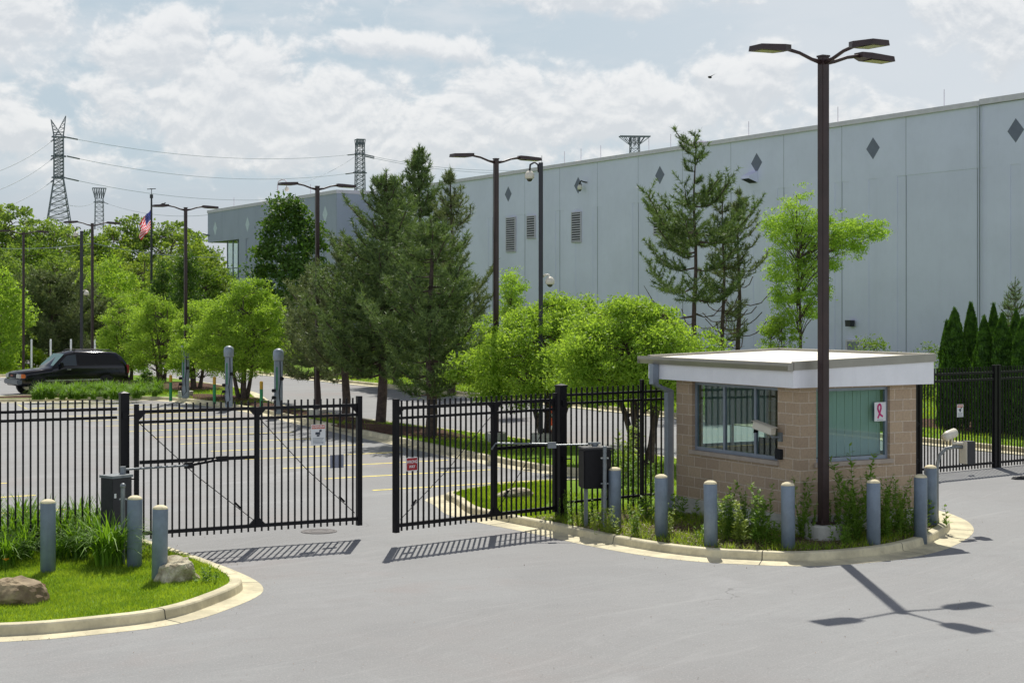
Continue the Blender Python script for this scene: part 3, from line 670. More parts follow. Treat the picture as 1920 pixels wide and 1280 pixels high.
# ---------------------------------------------------------------- fences and gates
def pickets(L, zb, zt, pitch, start=None, th=.026):
    mb = MB(); n = int(round(L/pitch)); p = L/n
    for i in range(n):
        x = (i+.5)*p; mb.bb(x-th/2, x+th/2, -th/2, th/2, zb, zt)
    return mb
def rail(L, z, h=.045, d=.045, x0=0): return MB().bb(x0, L, -d/2, d/2, z-h/2, z+h/2)
def post(mb, x, w, z0, z1, cap=True):
    mb.bb(x-w/2, x+w/2, -w/2, w/2, z0, z1)
    if cap: mb.bb(x-w/2-.006, x+w/2+.006, -w/2-.006, w/2+.006, z1, z1+.02)
    return mb
def fence(name, label, a, rz, posts, L, rails, zb, zt, pitch=.121, pw=.062, ptop=2.6):
    f = thing(name, label, 'fence', a, rz)
    seg = [0]+posts+[L]
    for p0, p1 in zip(seg, seg[1:]):
        g = pw/2
        if p1-p0 < .2: continue
        m = pickets(p1-p0-2*g, zb, zt, pitch); m.v = [(x+p0+g, y, z) for x, y, z in m.v]; pp = m.build('pickets', 'black', f)
    for z in rails: rail(L, z).build('rail', 'black', f)
    for x in posts: post(MB(), x, pw, .0, ptop).build('post', 'black', f)
    return f
LP = Vector((-6.44, 27.0, 0)); V3 = Vector((VX, VY, 0))
# left fence: origin is its outer left end
LF0 = LP - V3*5.2
fence('picket_fence', 'black picket fence running left from the thick gate post behind the daylilies', LF0, TH, [.35, 2.87], 5.08, (2.41, 2.27, .42), .16, 2.575)
def gatepost(label, loc, rz, h, w=.145):
    t = thing('gate_post', label, 'gate post', loc, rz)
    MB().bb(-w/2, w/2, -w/2, w/2, 0, h).build('shaft', 'black', t, bevel=.006)
    MB().bb(-w/2-.008, w/2+.008, -w/2-.008, w/2+.008, h, h+.03).add([(-w/2, -w/2, h+.03), (w/2, -w/2, h+.03), (w/2, w/2, h+.03), (-w/2, w/2, h+.03), (0, 0, h+.06)], [(0, 1, 4), (1, 2, 4), (2, 3, 4), (3, 0, 4)]).build('cap', 'black', t)
    for z in (.35, 1.25, 2.3): MB().bb(-.05, .05, -w/2-.03, -w/2+.0, z-.05, z+.05).tube([(.04, -w/2-.03, z), (.15, -w/2-.03, z)], .014, 8).build('hinge', 'black', t)
    return t
gatepost('thick black gate post at the left gate leaf above the daylilies', LP, TH, 2.64)
RP = Vector((.92, 30.55, 0))
gatepost('thick black gate post holding the right gate leaf beside the black cabinet', RP, R(38), 2.60, .165)
def gate(label, a, rz, L, flip, stile_frac, seed):
    """leaf: local x from hinge (0) to free end (L); bottom clears the road"""
    g = thing('gate_leaf', label, 'gate', a, rz, 'swing gate leaves')
    zb, zt, zr0, zr1, zr2 = .25, 2.49, .35, 2.36, 2.19
    n = int(round(L/.121)); mb = MB()
    for i in range(1, n):
        x = i*L/n
        mb.bb(x-.013, x+.013, -.013, .013, zb, zt)
    mb.build('pickets', 'black', g)
    st = MB(); st.bb(-.035, .035, -.035, .035, zb+.02, zt+.0).build('stile', 'black', g)
    MB().bb(L-.045, L+.045, -.045, .045, zb-.02, zt+.03).build('stile', 'black', g)
    xm = L*stile_frac; MB().bb(xm-.035, xm+.035, -.032, .032, zr0-.03, zr1+.02).build('stile', 'black', g)
    for z, h in ((zr0, .062), (zr1, .055), (zr2, .045)):
        r = MB(); r.bb(.035, xm-.035, -.028, .028, z-h/2, z+h/2).bb(xm+.035, L-.045, -.028, .028, z-h/2, z+h/2).build('rail', 'black', g)
    MB().bb(.04, xm-.04, -.06, -.03, 1.50, 1.56).build('operator_rail', 'black', g)
    for (x, z, sx, sz) in [(xm-.03, zr1-.03, -1, -1), (xm+.03, zr1-.03, 1, -1), (xm-.03, zr0+.03, -1, 1), (xm+.03, zr0+.03, 1, 1), (L-.045, zr1-.03, -1, -1), (.035, zr1-.03, 1, -1)]:
        MB().xz([(x, z), (x+.11*sx, z), (x, z+.11*sz)], -.02, .02).build('gusset', 'black', g)
    for (xa, xb) in ((.06, xm-.06), (xm+.06, L-.07)):
        c = MB()
        if flip: xa, xb = xb, xa
        c.tube([(xa, .03, zr2-.02), ((xa+xb)/2, .03, (zr2+zr0)/2-.03), (xb, .03, zr0+.1)], .007, 5); q = .86
        c.tube([(xa+(xb-xa)*q-.05*(1 if xb > xa else -1), .03, zr2+(zr0-zr2+.12)*q+.05), (xa+(xb-xa)*q+.05*(1 if xb > xa else -1), .03, zr2+(zr0-zr2+.12)*q-.05)], .018, 6)
        c.build('brace_cable', 'black', g)
    return g, xm
GL = Vector((-6.21, 26.9, 0)); gl, _ = gate('left gate leaf of black pickets carrying a white warning sign', GL, TH, 4.0, False, .525, 1)
RZR = R(41.9)+math.pi
RFree = Vector((-1.99, 27.9, 0)); RH = Vector((.80, 30.40, 0)); LR = (RH-RFree).length
gr_, _ = gate('right gate leaf of black pickets carrying a red wrong way sign', RH, math.atan2(RFree.y-RH.y, RFree.x-RH.x), LR, False, .40, 2)
RF0 = RP+Vector((.12, .09, 0)); ang = math.atan2(32.15-30.64, 2.98-1.04)
fence('picket_fence', 'black picket fence between the right gate post and the guard booth', RF0, ang, [1.9], 2.52, (2.44, 2.28, .42), .16, 2.575, pitch=.127, ptop=2.66)
# far right gate
g0 = Vector((9.95, 39.7, 0)); a2 = math.atan2(2.5, 3.3)
def simple_gate(label, a, L):
    g = thing('gate_leaf', label, 'gate', a, a2, 'closed gate leaves right of the booth'); pickets(L, .02, 2.58, .121).build('pickets', 'black', g)
    for z in (2.43, 2.26, .13): MB().bb(.05, L-.05, -.03, .03, z-.028, z+.028).build('rail', 'black', g)
    for x in (0, L): MB().bb(x-.05, x+.05, -.05, .05, 0.0, 2.62).build('stile', 'black', g)
    return g
simple_gate('closed black gate leaf right of the booth bearing a small white sign', g0, 2.95)
simple_gate('closed black gate leaf at the right edge of the picture', g0+Vector((math.cos(a2), math.sin(a2), 0))*3.12, 3.4)
gatepost('black gate post just right of the guard booth wall', g0-Vector((math.cos(a2), math.sin(a2), 0))*.2, a2, 2.62, .11)
# signs on the gates
def text_mesh(body, size, name, mat, parent, loc, sx=1.0):
    cu = bpy.data.curves.new(name, 'FONT'); cu.body = body; cu.size = size; cu.align_x = 'CENTER'; cu.align_y = 'CENTER'; cu.extrude = .0006; cu.offset = size*.02
    tmp = bpy.data.objects.new('tmp', cu); COL.objects.link(tmp); dg = bpy.context.evaluated_depsgraph_get(); me = bpy.data.meshes.new_from_object(tmp.evaluated_get(dg)); bpy.data.objects.remove(tmp); bpy.data.curves.remove(cu)
    me.materials.clear(); me.materials.append(M[mat]); me.name = name
    o = bpy.data.objects.new(name, me); COL.objects.link(o); o.parent = parent; o.location = loc; o.rotation_euler = (R(90), 0, 0); o.scale = (sx, 1, 1); return o
def onleaf(g, x, y, z):
    return g.location + Matrix.Rotation(g.rotation_euler[2], 3, 'Z') @ Vector((x, y, z))
def warning_sign(label, loc, rz, w=.27, h=.36):
    s = thing('warning_sign', label, 'sign', loc, rz, 'white warning signs on the gates')
    MB().bb(-w/2, w/2, -.003, .003, -h/2, h/2).build('plate', 'signwhite', s)
    MB().bb(-w/2+.01, w/2-.01, -.006, -.0035, h/2-.075, h/2-.012).build('header', 'signorange', s)
    text_mesh('WARNING', .056, 'lettering', 'signwhite', s, (0, -.0072, h/2-.044))
    ic = MB(); ic.bb(-.055, .015, -.006, -.0035, .005, .045).bb(.018, .034, -.006, -.0035, -.005, .085).bb(-.03, .02, -.006, -.0035, -.03, .0); ic.bb(.036, .06, -.006, -.0035, .05, .09); ic.build('pictogram', 'ink', s)
    fp = MB()
    for i in range(5): fp.bb(-w*.38, w*(.38-.05*(i % 3)), -.005, -.0035, -.065-i*.022, -.057-i*.022)
    fp.build('fine_print', 'inkgrey', s); return s
warning_sign('white warning sign on the left gate leaf, orange header on top', onleaf(gl, 3.215, -.022, 1.865), TH)
s2 = thing('sign_plate', 'blank grey back of a sign facing the lot on the left gate leaf', 'sign', onleaf(gl, 3.585, .022, 1.38), TH); MB().bb(-.13, .13, -.002, .002, -.115, .115).build('plate', 'signback', s2)
w3 = thing('wrong_way_sign', 'small red wrong way sign on the right gate leaf', 'sign', RFree+Vector((math.cos(R(41.9)), math.sin(R(41.9)), 0))*.33+Vector((.015, -.02, 1.385)), R(41.9))
MB().bb(-.125, .125, -.003, .003, -.115, .115).build('plate', 'signwhite', w3); MB().bb(-.115, .115, -.005, -.0035, -.105, .105).build('face', 'signred', w3)
text_mesh('WRONG', .072, 'lettering', 'signwhite', w3, (0, -.0062, .038), .82); text_mesh('WAY', .072, 'lettering', 'signwhite', w3, (0, -.0062, -.045), .82)
warning_sign('small white warning sign on the closed gate right of the booth', g0+Vector((math.cos(a2), math.sin(a2), 0))*1.52+Vector((.02, -.03, 1.51)), a2, .24, .32)

# gate operators
def tube_arm(mb, pts, r=.022): return mb.tube(pts, r, 8)
op = thing('gate_operator', 'tall dark gate operator cabinet behind the left bollards', 'gate operator', (-6.30, 25.9, .13), R(52))
MB().bb(-.19, .19, -.15, .15, .36, 1.26).build('cabinet', 'boxblack', op, bevel=.006)
MB().bb(-.205, .205, -.165, .165, 1.26, 1.30).build('lid', 'galv', op)
MB().bb(-.16, -.12, -.153, -.149, .95, 1.02).bb(-.14, -.04, -.153, -.149, .42, .52).build('label_plate', 'signwhite', op)
for x in (-.13, .13): MB().bb(x-.02, x+.02, -.02, .02, -.05, .36).build('leg', 'galv', op)
ar = op
def loc_of(r_, p): return Matrix.Rotation(-r_.rotation_euler[2], 3, 'Z') @ (Vector(p)-r_.location)
pA = loc_of(op, (-6.22, 26.0, 1.50)); pB = loc_of(op, onleaf(gl, .85, -.12, 1.45)); pC = loc_of(op, onleaf(gl, 1.45, -.08, 1.53))
tube_arm(MB(), [pA, pB], .018).tube([pA-Vector((0, 0, .09)), pA+Vector((0, 0, .05))], .05, 12).build('crank_arm', 'galv', ar)
tube_arm(MB(), [pB, pC], .026).box(pB, (.14, .05, .1), TH-R(52)).box(pC, (.2, .06, .09), TH-R(52)).build('push_arm', 'black', ar)
cn = thing('conduit', 'grey steel conduit rising in front of the left operator cabinet', 'conduit', (-5.98, 25.0, .13)); MB().tube([(0, 0, -.05), (0, 0, 1.22)], .034, 12).ball((0, 0, 1.22), .045).build('pipe', 'galv', cn); 
b_ = MB(); [b_.bb(-.06, .06, .0, .05, z, z+.02) for z in (.35, 1.0)]; b_.build('strap', 'galv', cn)
oq = thing('gate_operator', 'black gate operator cabinet on steel legs beside the right gate post', 'gate operator', (1.50, 29.45, .13), R(14))
MB().bb(-.26, .26, -.19, .19, .70, 1.40).build('cabinet', 'black', oq, bevel=.02); MB().bb(-.27, .27, -.2, .2, 1.40, 1.44).build('lid', 'boxblack', oq, bevel=.01)
for x in (-.17, .16): MB().bb(x-.03, x+.03, -.03, .03, -.05, .70).build('leg', 'galv', oq)
MB().tube([(0.0, 0, 1.44), (0, 0, 1.50)], .05, 12).bb(-.12, .1, -.03, .03, 1.49, 1.52).build('crank', 'galv', oq)
a3 = oq
q0 = loc_of(oq, (1.42, 29.45, 1.615)); q1 = loc_of(oq, (.72, 29.42, 1.60)); rf = lambda t, z: RFree.lerp(RH, t)+Vector((.06, -.07, z)); q2 = loc_of(oq, rf(.56, 1.54))
tube_arm(MB(), [q0, q1], .014).build('crank_arm', 'galv', a3); tube_arm(MB(), [q1+Vector((.06, 0, .02)), q2+Vector((.1, .1, .1)), q2], .017).box(q1, (.15, .06, .11)).build('push_arm', 'galv', a3)
c3 = thing('conduit', 'grey steel conduit strapped to the right side of the right operator cabinet', 'conduit', (1.66, 29.1, .13)); MB().tube([(0, 0, -.05), (0, 0, 1.45)], .036, 12).ball((0, 0, 1.45), .04).build('pipe', 'galv', c3)
b_ = MB(); [b_.bb(-.07, .07, .0, .06, z, z+.02) for z in (.8, 1.25)]; b_.build('strap', 'galv', c3)
# bollards
bl = thing('bollard', 'tmp', 'bollard'); 
MB().lathe([(.113, -.1), (.113, 1.03), (.110, 1.036)], 28).build('sleeve', 'bollard', bl, smooth=False)
for f_ in bl.children: f_.data.polygons.foreach_set('use_smooth', [len(p.vertices) == 4 for p in f_.data.polygons])
MB().lathe([(.110, 1.036), (.106, 1.055), (.085, 1.075), (.05, 1.09), (.0, 1.096)], 28).build('cap', 'cap', bl, smooth=True)
BO = [(90, 935, 'slate bollard standing among daylilies, leftmost of all'), (252, 928, 'slate bollard directly in front of the left operator cabinet'), (299, 946, 'slate bollard beside the pale boulder on the left lawn'),
      (1153, 875, 'slate bollard just right of the black operator cabinet'), (1240, 888, 'slate bollard before the booth downspout'), (1333, 900, 'slate bollard in front of the booth wall with its shadow over the kerb'),
      (1478, 903, 'slate bollard just left of the tall lamp post base'), (1638, 898, 'slate bollard among tall weeds right of the lamp post'), (1726, 888, 'slate bollard at the right corner of the booth, front one of the pair'),
      (1746, 871, 'slate bollard at the island end, rear one of the pair under the curved camera arm')]
for i, (px, py, lab) in enumerate(BO):
    Y = (EYE-.13-1.096)*F_PX/(py-HOR); p = D(px, Y, .13)
    if i == 0: bl.location = p; bl['label'] = lab; bl['group'] = 'slate bollards with pale caps'
    else: q_ = dup(bl, p, rz=i*.7, label=lab); q_.rotation_euler = (R(rs.uniform(-.8, .8)), R(rs.uniform(-.8, .8)), i*.7)
BP = {i: D(px, (EYE-.13-1.096)*F_PX/(py-HOR), .13) for i, (px, py, _) in enumerate(BO)}
# camera stalk behind the last bollard
st = thing('camera_stalk', 'curved grey arm carrying a pale camera and a dark box by the rearmost bollard', 'camera post', BP[9]+Vector((.17, .25, 0)))
MB().tube([(0, 0, -.1), (0, 0, 1.05), (.04, -.02, 1.25), (.15, -.04, 1.37), (.32, -.05, 1.41), (.45, -.05, 1.40)], .034, 10).build('arm', 'galv', st, smooth=True)
MB().box((.56, -.02, 1.30), (.19, .22, .42), R(25)).build('housing', 'boxblack', st, bevel=.01)
MB().box((.47, -.06, 1.30), (.02, .2, .40), R(25)).build('back_plate', 'cream', st)
MB().tube([(.47, -.05, 1.47), (.27, -.05, 1.47), (.26, -.05, 1.56)], .024, 8).build('bracket', 'cream', st)
MB().tube([(.08, -.2, 1.58), (.16, -.14, 1.62), (.32, 0, 1.66), (.36, .02, 1.65)], [.07, .085, .085, .05], 14).build('camera', 'cream', st, smooth=True)
# ---------------------------------------------------------------- lamp posts
def head(mb_h, mb_l, mb_a, ang, z, L=.68, W=.36, reach=.78):
    """luminaire: shoebox with a sloped neck at the end of a rising arm"""
    q = Matrix.Rotation(ang, 3, 'Z')
    def T_(v): return tuple(q @ Vector(v))
    a = reach; n0 = .11; h = .075
    vs = [(a, -n0, z-.02), (a, n0, z-.02), (a+.16, W/2, z-.045), (a+L, W/2, z-.055), (a+L, -W/2, z-.055), (a+.16, -W/2, z-.045),
          (a, -n0, z+.075), (a, n0, z+.075), (a+.17, W/2-.012, z+.065), (a+L-.01, W/2-.012, z+.035), (a+L-.01, -W/2+.012, z+.035), (a+.17, -W/2+.012, z+.065)]
    mb_h.add([T_(v) for v in vs], [(5, 4, 3, 2, 1, 0), (6, 7, 8, 9, 10, 11), (0, 1, 7, 6), (1, 2, 8, 7), (2, 3, 9, 8), (3, 4, 10, 9), (4, 5, 11, 10), (5, 0, 6, 11)])
    mb_l.add([T_(v) for v in [(a+.2, -W/2+.05, z-.052), (a+.2, W/2-.05, z-.052), (a+L-.05, W/2-.05, z-.060), (a+L-.05, -W/2+.05, z-.060)]], [(0, 1, 2, 3)])
    mb_a.tube([T_(v) for v in [(.04, 0, z-.16), (.25, 0, z-.12), (.52, 0, z-.03), (a+.04, 0, z+.02)]], [.045, .032, .03, .034], 8)
def lamp_post(label, loc, H, w, angs, base_h, base_r, group=None, square=True, round_base=True):
    t = thing('lamp_post', label, 'lamp post', loc, 0, group); rot = TH
    MB().box((0, 0, (base_h+H)/2+.01), (w, w, H-base_h), rot).build('pole', 'bronze', t, bevel=.008)
    MB().box((0, 0, H+.02), (w+.02, w+.02, .03), rot).build('cap', 'bronze', t)
    b = MB(); b.box((0, 0, base_h+.015), (w*2.1, w*2.1, .03), rot); [b.tube([(sx*w*.85*math.cos(rot)-sy*w*.85*math.sin(rot), sx*w*.85*math.sin(rot)+sy*w*.85*math.cos(rot), base_h), (sx*w*.85*math.cos(rot)-sy*w*.85*math.sin(rot), sx*w*.85*math.sin(rot)+sy*w*.85*math.cos(rot), base_h+.08)], .014, 6) for sx in (-1, 1) for sy in (-1, 1)]
    b.build('base_plate', 'bronze', t)
    MB().lathe([(base_r, -.15), (base_r, base_h-.02), (base_r-.02, base_h), (0, base_h)], 28).build('footing', 'concrete', t)
    for an in angs:
        h, l, a = MB(), MB(), MB(); head(h, l, a, an, H+.07); ho = h.build('lamp_head', 'bronze', t); l.build('lens', 'lens', ho); a.build('arm', 'bronze', t, smooth=True)
    return t
lamp_post('tall brown lamp post with three heads on a round concrete base before the booth', Vector((5.34, 27.9, .10)), 8.27, .145, [TH+math.pi, TH, TH-math.pi/2], .28, .33)
lp = lamp_post('brown two-headed lamp post rising beside the right gate leaf, second nearest', D(930, 48.1, .13), 8.32, .13, [TH+math.pi, TH], .26, .33, 'two-headed lamp posts along the median')
LAMPS = [(595, 59.1, 'brown two-headed lamp post rising among the pines'), (348, 71.8, 'brown two-headed lamp post above the bright round trees with a bird on its head'),
         (173, 85.5, 'brown two-headed lamp post behind the black car'), (44, 95.5, 'brown two-headed lamp post at the far left edge')]
for px, Y, lab in LAMPS: dup(lp, D(px, Y, .13), label=lab)
bd = MB(); bd.ball((0, 0, .09), .05, 1.7, .8, .9).ball((.08, 0, .14), .03).tube([(-.07, 0, .08), (-.17, 0, .05)], [.025, .01], 6).tube([(0, .01, 0), (0, .01, .07)], .006, 4); o = bd.build('bird', 'bird', loc=D(306, 71.2, 8.50), rz=.4); tag(o, 'small dark bird perched on a lamp head above the bright round trees', 'bird')
bd = MB(); bd.ball((0, 0, 0), .06, 2, 1, .9).add([(-.05, 0, .02), (.06, 0, .02), (0, .33, .12), (0, -.33, .12)], [(0, 1, 2), (1, 0, 3)]); o = bd.build('bird', 'bird', loc=D(1331, 70, ZH(145, 70)), rz=.8); tag(o, 'tiny dark bird flying in front of the clouds', 'bird')
# camera masts
def dome_cam(parent, p, r, arm, name='dome_camera'):
    c = MB(); c.lathe([(.0, .22*r/.2), (r*.55, .2*r/.2), (r, .06*r/.2), (r, -.08*r/.2), (r*.82, -.12*r/.2), (0, -.12*r/.2)][::-1], 20, p); o = c.build(name, 'cream', parent, smooth=True)
    MB().ball((p[0], p[1], p[2]-.12*r/.2), r*.62, n=16, m=10).build('bubble', 'domeglass', o, smooth=True)
    if arm: MB().tube(arm, .028, 8).build('gooseneck', 'boxblack', parent, smooth=True)
cmst = thing('camera_mast', 'slim dark mast with a white dome camera on a gooseneck, right of the two-headed post', 'camera mast', D(1014, 46.5, .13))
Hm = ZH(305, 46.5)-.13
MB().box((0, 0, Hm/2), (.125, .10, Hm)).build('pole', 'boxblack', cmst); MB().lathe([(.3, -.1), (.3, .35), (0, .35)], 24).build('footing', 'concrete', cmst)
MB().tube([(.03, 0, Hm), (.03, 0, Hm+.2)], .008, 5).build('lightning_rod', 'boxblack', cmst)
za = ZH(322, 46.5)-.13; xo = (993-1014)*46.5/F_PX
dome_cam(cmst, (xo, 0, ZH(330, 46.5)-.13), .135, [(-.06, 0, za-.02), (-.08, 0, za+.2), (-.18, 0, za+.27), (xo+.02, 0, za+.2), (xo, 0, za+.02)])
dome_cam(cmst, (.26, -.05, ZH(528, 46.5)-.13), .13, None)
MB().tube([(.06, 0, ZH(520, 46.5)-.13), (.1, 0, ZH(516, 46.5)-.13), (.22, -.04, ZH(515, 46.5)-.13), (.26, -.05, ZH(522, 46.5)-.13)], .03, 8).build('bracket', 'cream', cmst, smooth=True)
cm2 = thing('camera_mast', 'thin dark mast with a white dome camera behind the black car', 'camera mast', D(153, 92, .13)); H2 = ZH(433, 92)-.13; s_ = 92/F_PX
MB().box((0, 0, H2/2), (.15, .15, H2)).build('pole', 'boxblack', cm2)
z2 = ZH(440, 92)-.13; dome_cam(cm2, (-11*s_, 0, z2), .15, [(-.06, 0, z2+.3), (-.1, 0, z2+.42), (-.25, 0, z2+.42), (-11*s_, 0, z2+.3), (-11*s_, 0, z2+.1)])
z3 = ZH(550, 92)-.13; dome_cam(cm2, (9*s_, 0, z3), .15, None); MB().tube([(.05, 0, z3+.15), (9*s_, 0, z3+.2), (9*s_, 0, z3+.1)], .03, 6).build('bracket', 'cream', cm2)
# flag
fp = thing('flagpole', 'dark flagpole with a cross-armed finial above the woods', 'flagpole', D(284, 130, .1)); Hf = ZH(367, 130)
MB().tube([(0, 0, 0), (0, 0, Hf-.3)], [.13, .07], 12).build('pole', 'boxblack', fp); MB().tube([(0, 0, Hf-.3), (0, 0, Hf)], .13, 10).tube([(0, 0, Hf), (0, 0, Hf+.45)], .03, 6).tube([(-.35, 0, Hf+.42), (.35, 0, Hf+.46)], .03, 6).tube([(0, -.3, Hf+.44), (0, .3, Hf+.44)], .03, 6).build('finial', 'boxblack', fp)
def flag():
    t = thing('flag', 'red white and blue striped flag hanging from the flagpole', 'flag', D(284, 130, 0)); zt = ZH(392, 130); NS, NF = 13, 36
    hoist = 2.0; fly = 2.5
    def P(a, b):   # a along fly 0..1, b down the hoist 0..1
        w = .16*math.sin(a*9+b*3)+.08*math.sin(a*17-b*5)
        x = -.06-a*(.98-.25*b)*.95-.12*math.sin(b*6+a*4)*a; z = zt-b*hoist*(.75-.1*a)-a*1.25-.05*math.sin(a*12+b*4)
        return (x, w*1.6*a+.25*math.sin(b*7+a*5)*a, z)
    mats = {'flagred': MB(), 'flagwhite': MB(), 'flagblue': MB()}
    for i in range(NS):
        for j in range(NF):
            a0, a1, b0, b1 = j/NF, (j+1)/NF, i/NS, (i+1)/NS
            k = 'flagblue' if (i < 7 and j < NF*.42) else ('flagred' if i % 2 == 0 else 'flagwhite')
            mats[k].add([P(a0, b0), P(a1, b0), P(a1, b1), P(a0, b1)], [(0, 1, 2, 3)])
    mats['flagred'].build('red_stripes', 'flagred', t); mats['flagwhite'].build('white_stripes', 'flagwhite', t); mats['flagblue'].build('canton', 'flagblue', t)
    s = MB()
    for i in range(6):
        for j in range(8):
            p = P((j+.5)/8*.42, (i+.5)/6*7/13); s.add([(p[0]-.022, p[1]-.02, p[2]), (p[0], p[1]-.02, p[2]+.03), (p[0]+.022, p[1]-.02, p[2]), (p[0], p[1]-.02, p[2]-.03)], [(0, 1, 2, 3)])
    s.build('stars', 'flagwhite', t)
flag()
# ---------------------------------------------------------------- warehouse (local x runs right along the wall: -U; y = depth away)
KZ = 93.0*2320
def wall_x(px, Yc, k): return k/(px+730.0)
P1590 = D(1590, KZ/2320); 
bl_o = P1590.copy(); dirx = Vector((VY, -VX, 0))       # towards the right of the picture
ware = thing('warehouse', 'long pale grey warehouse wall with dark diamonds and louvers behind the trees', 'warehouse', bl_o, math.atan2(dirx.y, dirx.x))
def lx(px, org=None):      # distance along the wall (local x) of picture column px
    s = (px-CX)/F_PX; o = org or bl_o; return (s*o.y-o.x)/(dirx.x-s*dirx.y)
x0m, x1m = lx(600), lx(2150); HT = 14.5; RZ = 11.28
MB().bb(x0m, x1m, .12, 60, 0, HT).build('shell', 'reveal', ware)
joints = [lx(p) for p in (921-44, 979, 1047, 1117, 1194, 1278, 1370, 1467, 1577, 1697, 1831)]
# joints follow the even spacing of the diamonds
d1, d5 = lx(951), lx(1902); sp_ = (d5-d1)/5; dia = [d1+sp_*i for i in range(-2, 8)]
js = sorted([d-sp_/4 for d in dia]+[d+sp_/4 for d in dia]+[]); js = [j for j in js if x0m < j < x1m]
recess = [(j-.62, j+.62) for j in js if not (lx(1690) < j < lx(1840))]+[(d-.36, d+.36) for d in dia if x0m < d < x1m]
recess.append((lx(1680), lx(1848))); recess = [r for r in recess if not (lx(1682) < r[0] < lx(1846)) or abs(r[0]-lx(1680)) < .01]
recess.append((lx(914), lx(990))); recess.append((lx(1184), lx(1222)))
ev = sorted(set([x0m, x1m]+[e_ for r in recess for e_ in r]+js)); sk = MB(); up = MB()
cut = [x0m]+js+[x1m]
for a, b in zip(cut, cut[1:]): sk.bb(a+.02, b-.02, .095, .119, RZ, HT-.02)
for a, b in zip(ev, ev[1:]):
    m_ = (a+b)/2
    if any(r[0] <= m_ <= r[1] for r in recess): continue
    ga = .02 if any(abs(a-j) < 1e-6 for j in js) else 0; gb = .02 if any(abs(b-j) < 1e-6 for j in js) else 0
    sk.bb(a+ga, b-gb, .095, .119, .05, RZ-.001)
sk.build('wall_panels', 'wallmain', ware)
jm = MB()
for j in js: jm.bb(j-.019, j+.019, .10, .1185, .05, HT-.03)
jm.build('panel_joints', 'joint', ware)
cp = MB(); cp.bb(x0m, lx(1838), -.06, .4, HT-.02, HT+.24).bb(lx(1838)+.01, x1m, -.09, .4, HT+.01, HT+.30); cp.build('coping', 'coping', ware)
for d in dia:
    if x0m+16 < d < x1m: MB().add([(d-.56, .091, 12.98), (d, .091, 12.98-.62), (d+.56, .091, 12.98), (d, .091, 12.98+.62)], [(0, 1, 2, 3)]).build('diamond', 'diamond', ware)
def louver(pxa, pxb, ya, yb):
    xa, xb = lx(pxa), lx(pxb); Y = P1590.y+(xa+xb)/2*dirx.y; zt, zb = ZH(ya, Y), ZH(yb, Y)
    o = MB(); o.bb(xa-.06, xb+.06, -.02, .14, zt, zt+.07).bb(xa-.06, xb+.06, -.02, .14, zb-.07, zb).bb(xa-.06, xa, -.02, .14, zb, zt).bb(xb, xb+.06, -.02, .14, zb, zt); w = o.build('louver', 'louver', ware)
    MB().bb(xa, xb, .0, .03, zb, zt).build('void', 'dark', w); n = max(5, int((zt-zb)/.17)); b = MB()
    for i in range(n):
        z = zb+(i+.5)*(zt-zb)/n; b.xz([(0, z-.07), (0, z+.07), (0, z+.07), (0, z-.07)], 0, 0) if False else b.add([(xa, -.015, z-.05), (xb, -.015, z-.05), (xb, -.002, z+.03), (xa, -.002, z+.03)], [(0, 1, 2, 3)])
    b.build('slats', 'louver', w)
for q in [(949, 965, 409, 471), (988, 1002, 406, 446), (1072, 1088, 399, 453), (1226, 1241, 385, 440)]: louver(*q)
def wl(px, py): x = lx(px); Y = P1590.y+x*dirx.y; return x, ZH(py, Y)
x, z = wl(1411, 334); hd_ = MB(); X0, X1 = x-.42, x+.42; hd_.add([(X0, .09, z+.42), (X1, .09, z+.42), (X1, .09, z-.30), (X0, .09, z-.30), (X0, -.55, z+.12), (X1, -.55, z+.12), (X1, -.62, z-.06), (X0, -.62, z-.06)], [(0, 1, 2, 3), (0, 4, 5, 1), (4, 7, 6, 5), (1, 5, 6, 2), (0, 3, 7, 4)]); hd_ = hd_.build('floodlight_hood', 'wallmain', ware)
MB().add([(X0+.04, -.58, z-.065), (X1-.04, -.58, z-.065), (X1-.04, .05, z-.30), (X0+.04, .05, z-.30)], [(0, 1, 2, 3)]).build('lens', 'dark', hd_)
x, z = wl(1597, 606); MB().xz([(x-.22, z-.18), (x+.22, z-.18), (x+.25, z+.18), (x-.25, z+.18)], -.3, .01).build('wall_lamp', 'boxblack', ware, bevel=.01)
x, z = wl(1600, 637); dz = z; d_ = MB(); d_.bb(x-.62, x-.5, -.05, .1, 0, dz).bb(x+.5, x+.62, -.05, .1, 0, dz).bb(x-.5, x+.5, -.05, .1, dz-.1, dz); dr = d_.build('door_frame', 'coping', ware); MB().bb(x-.5, x+.5, -.01, .09, 0.02, dz-.1).build('door', 'joint', dr)
x, z = wl(1096, 348); cc_ = MB().tube([(x+.35, 0, z+.2), (x+.3, -.3, z+.25), (x+.1, -.35, z+.33), (x-.08, -.35, z+.2), (x-.08, -.35, z)], .05, 8).build('camera_arm', 'boxblack', ware, smooth=True)
MB().lathe([(.0, -.1), (.15, -.1), (.18, 0), (.18, .12), (.1, .25), (0, .25)], 16, (x-.08, -.35, z-.2)).build('dome', 'cream', cc_, smooth=True); MB().ball((x-.08, -.35, z-.32), .12).build('bubble', 'domeglass', cc_)
for px in (1054, 1085, 1122, 1212, 1253, 1277, 1399, 1566, 1765): 
    x = lx(px); MB().tube([(x, .2, HT+.2), (x, .2, HT+1.15)], .022, 5).build('lightning_rod', 'coping', ware)
x = lx(1060); MB().lathe([(1.6, 0), (1.6, .25), (1.2, .45), (.3, .55), (0, .55)], 20, (x, 2.2, HT)).bb(x+1, x+6, 1, 3, HT, HT+.35).build('roof_unit', 'coping', ware)
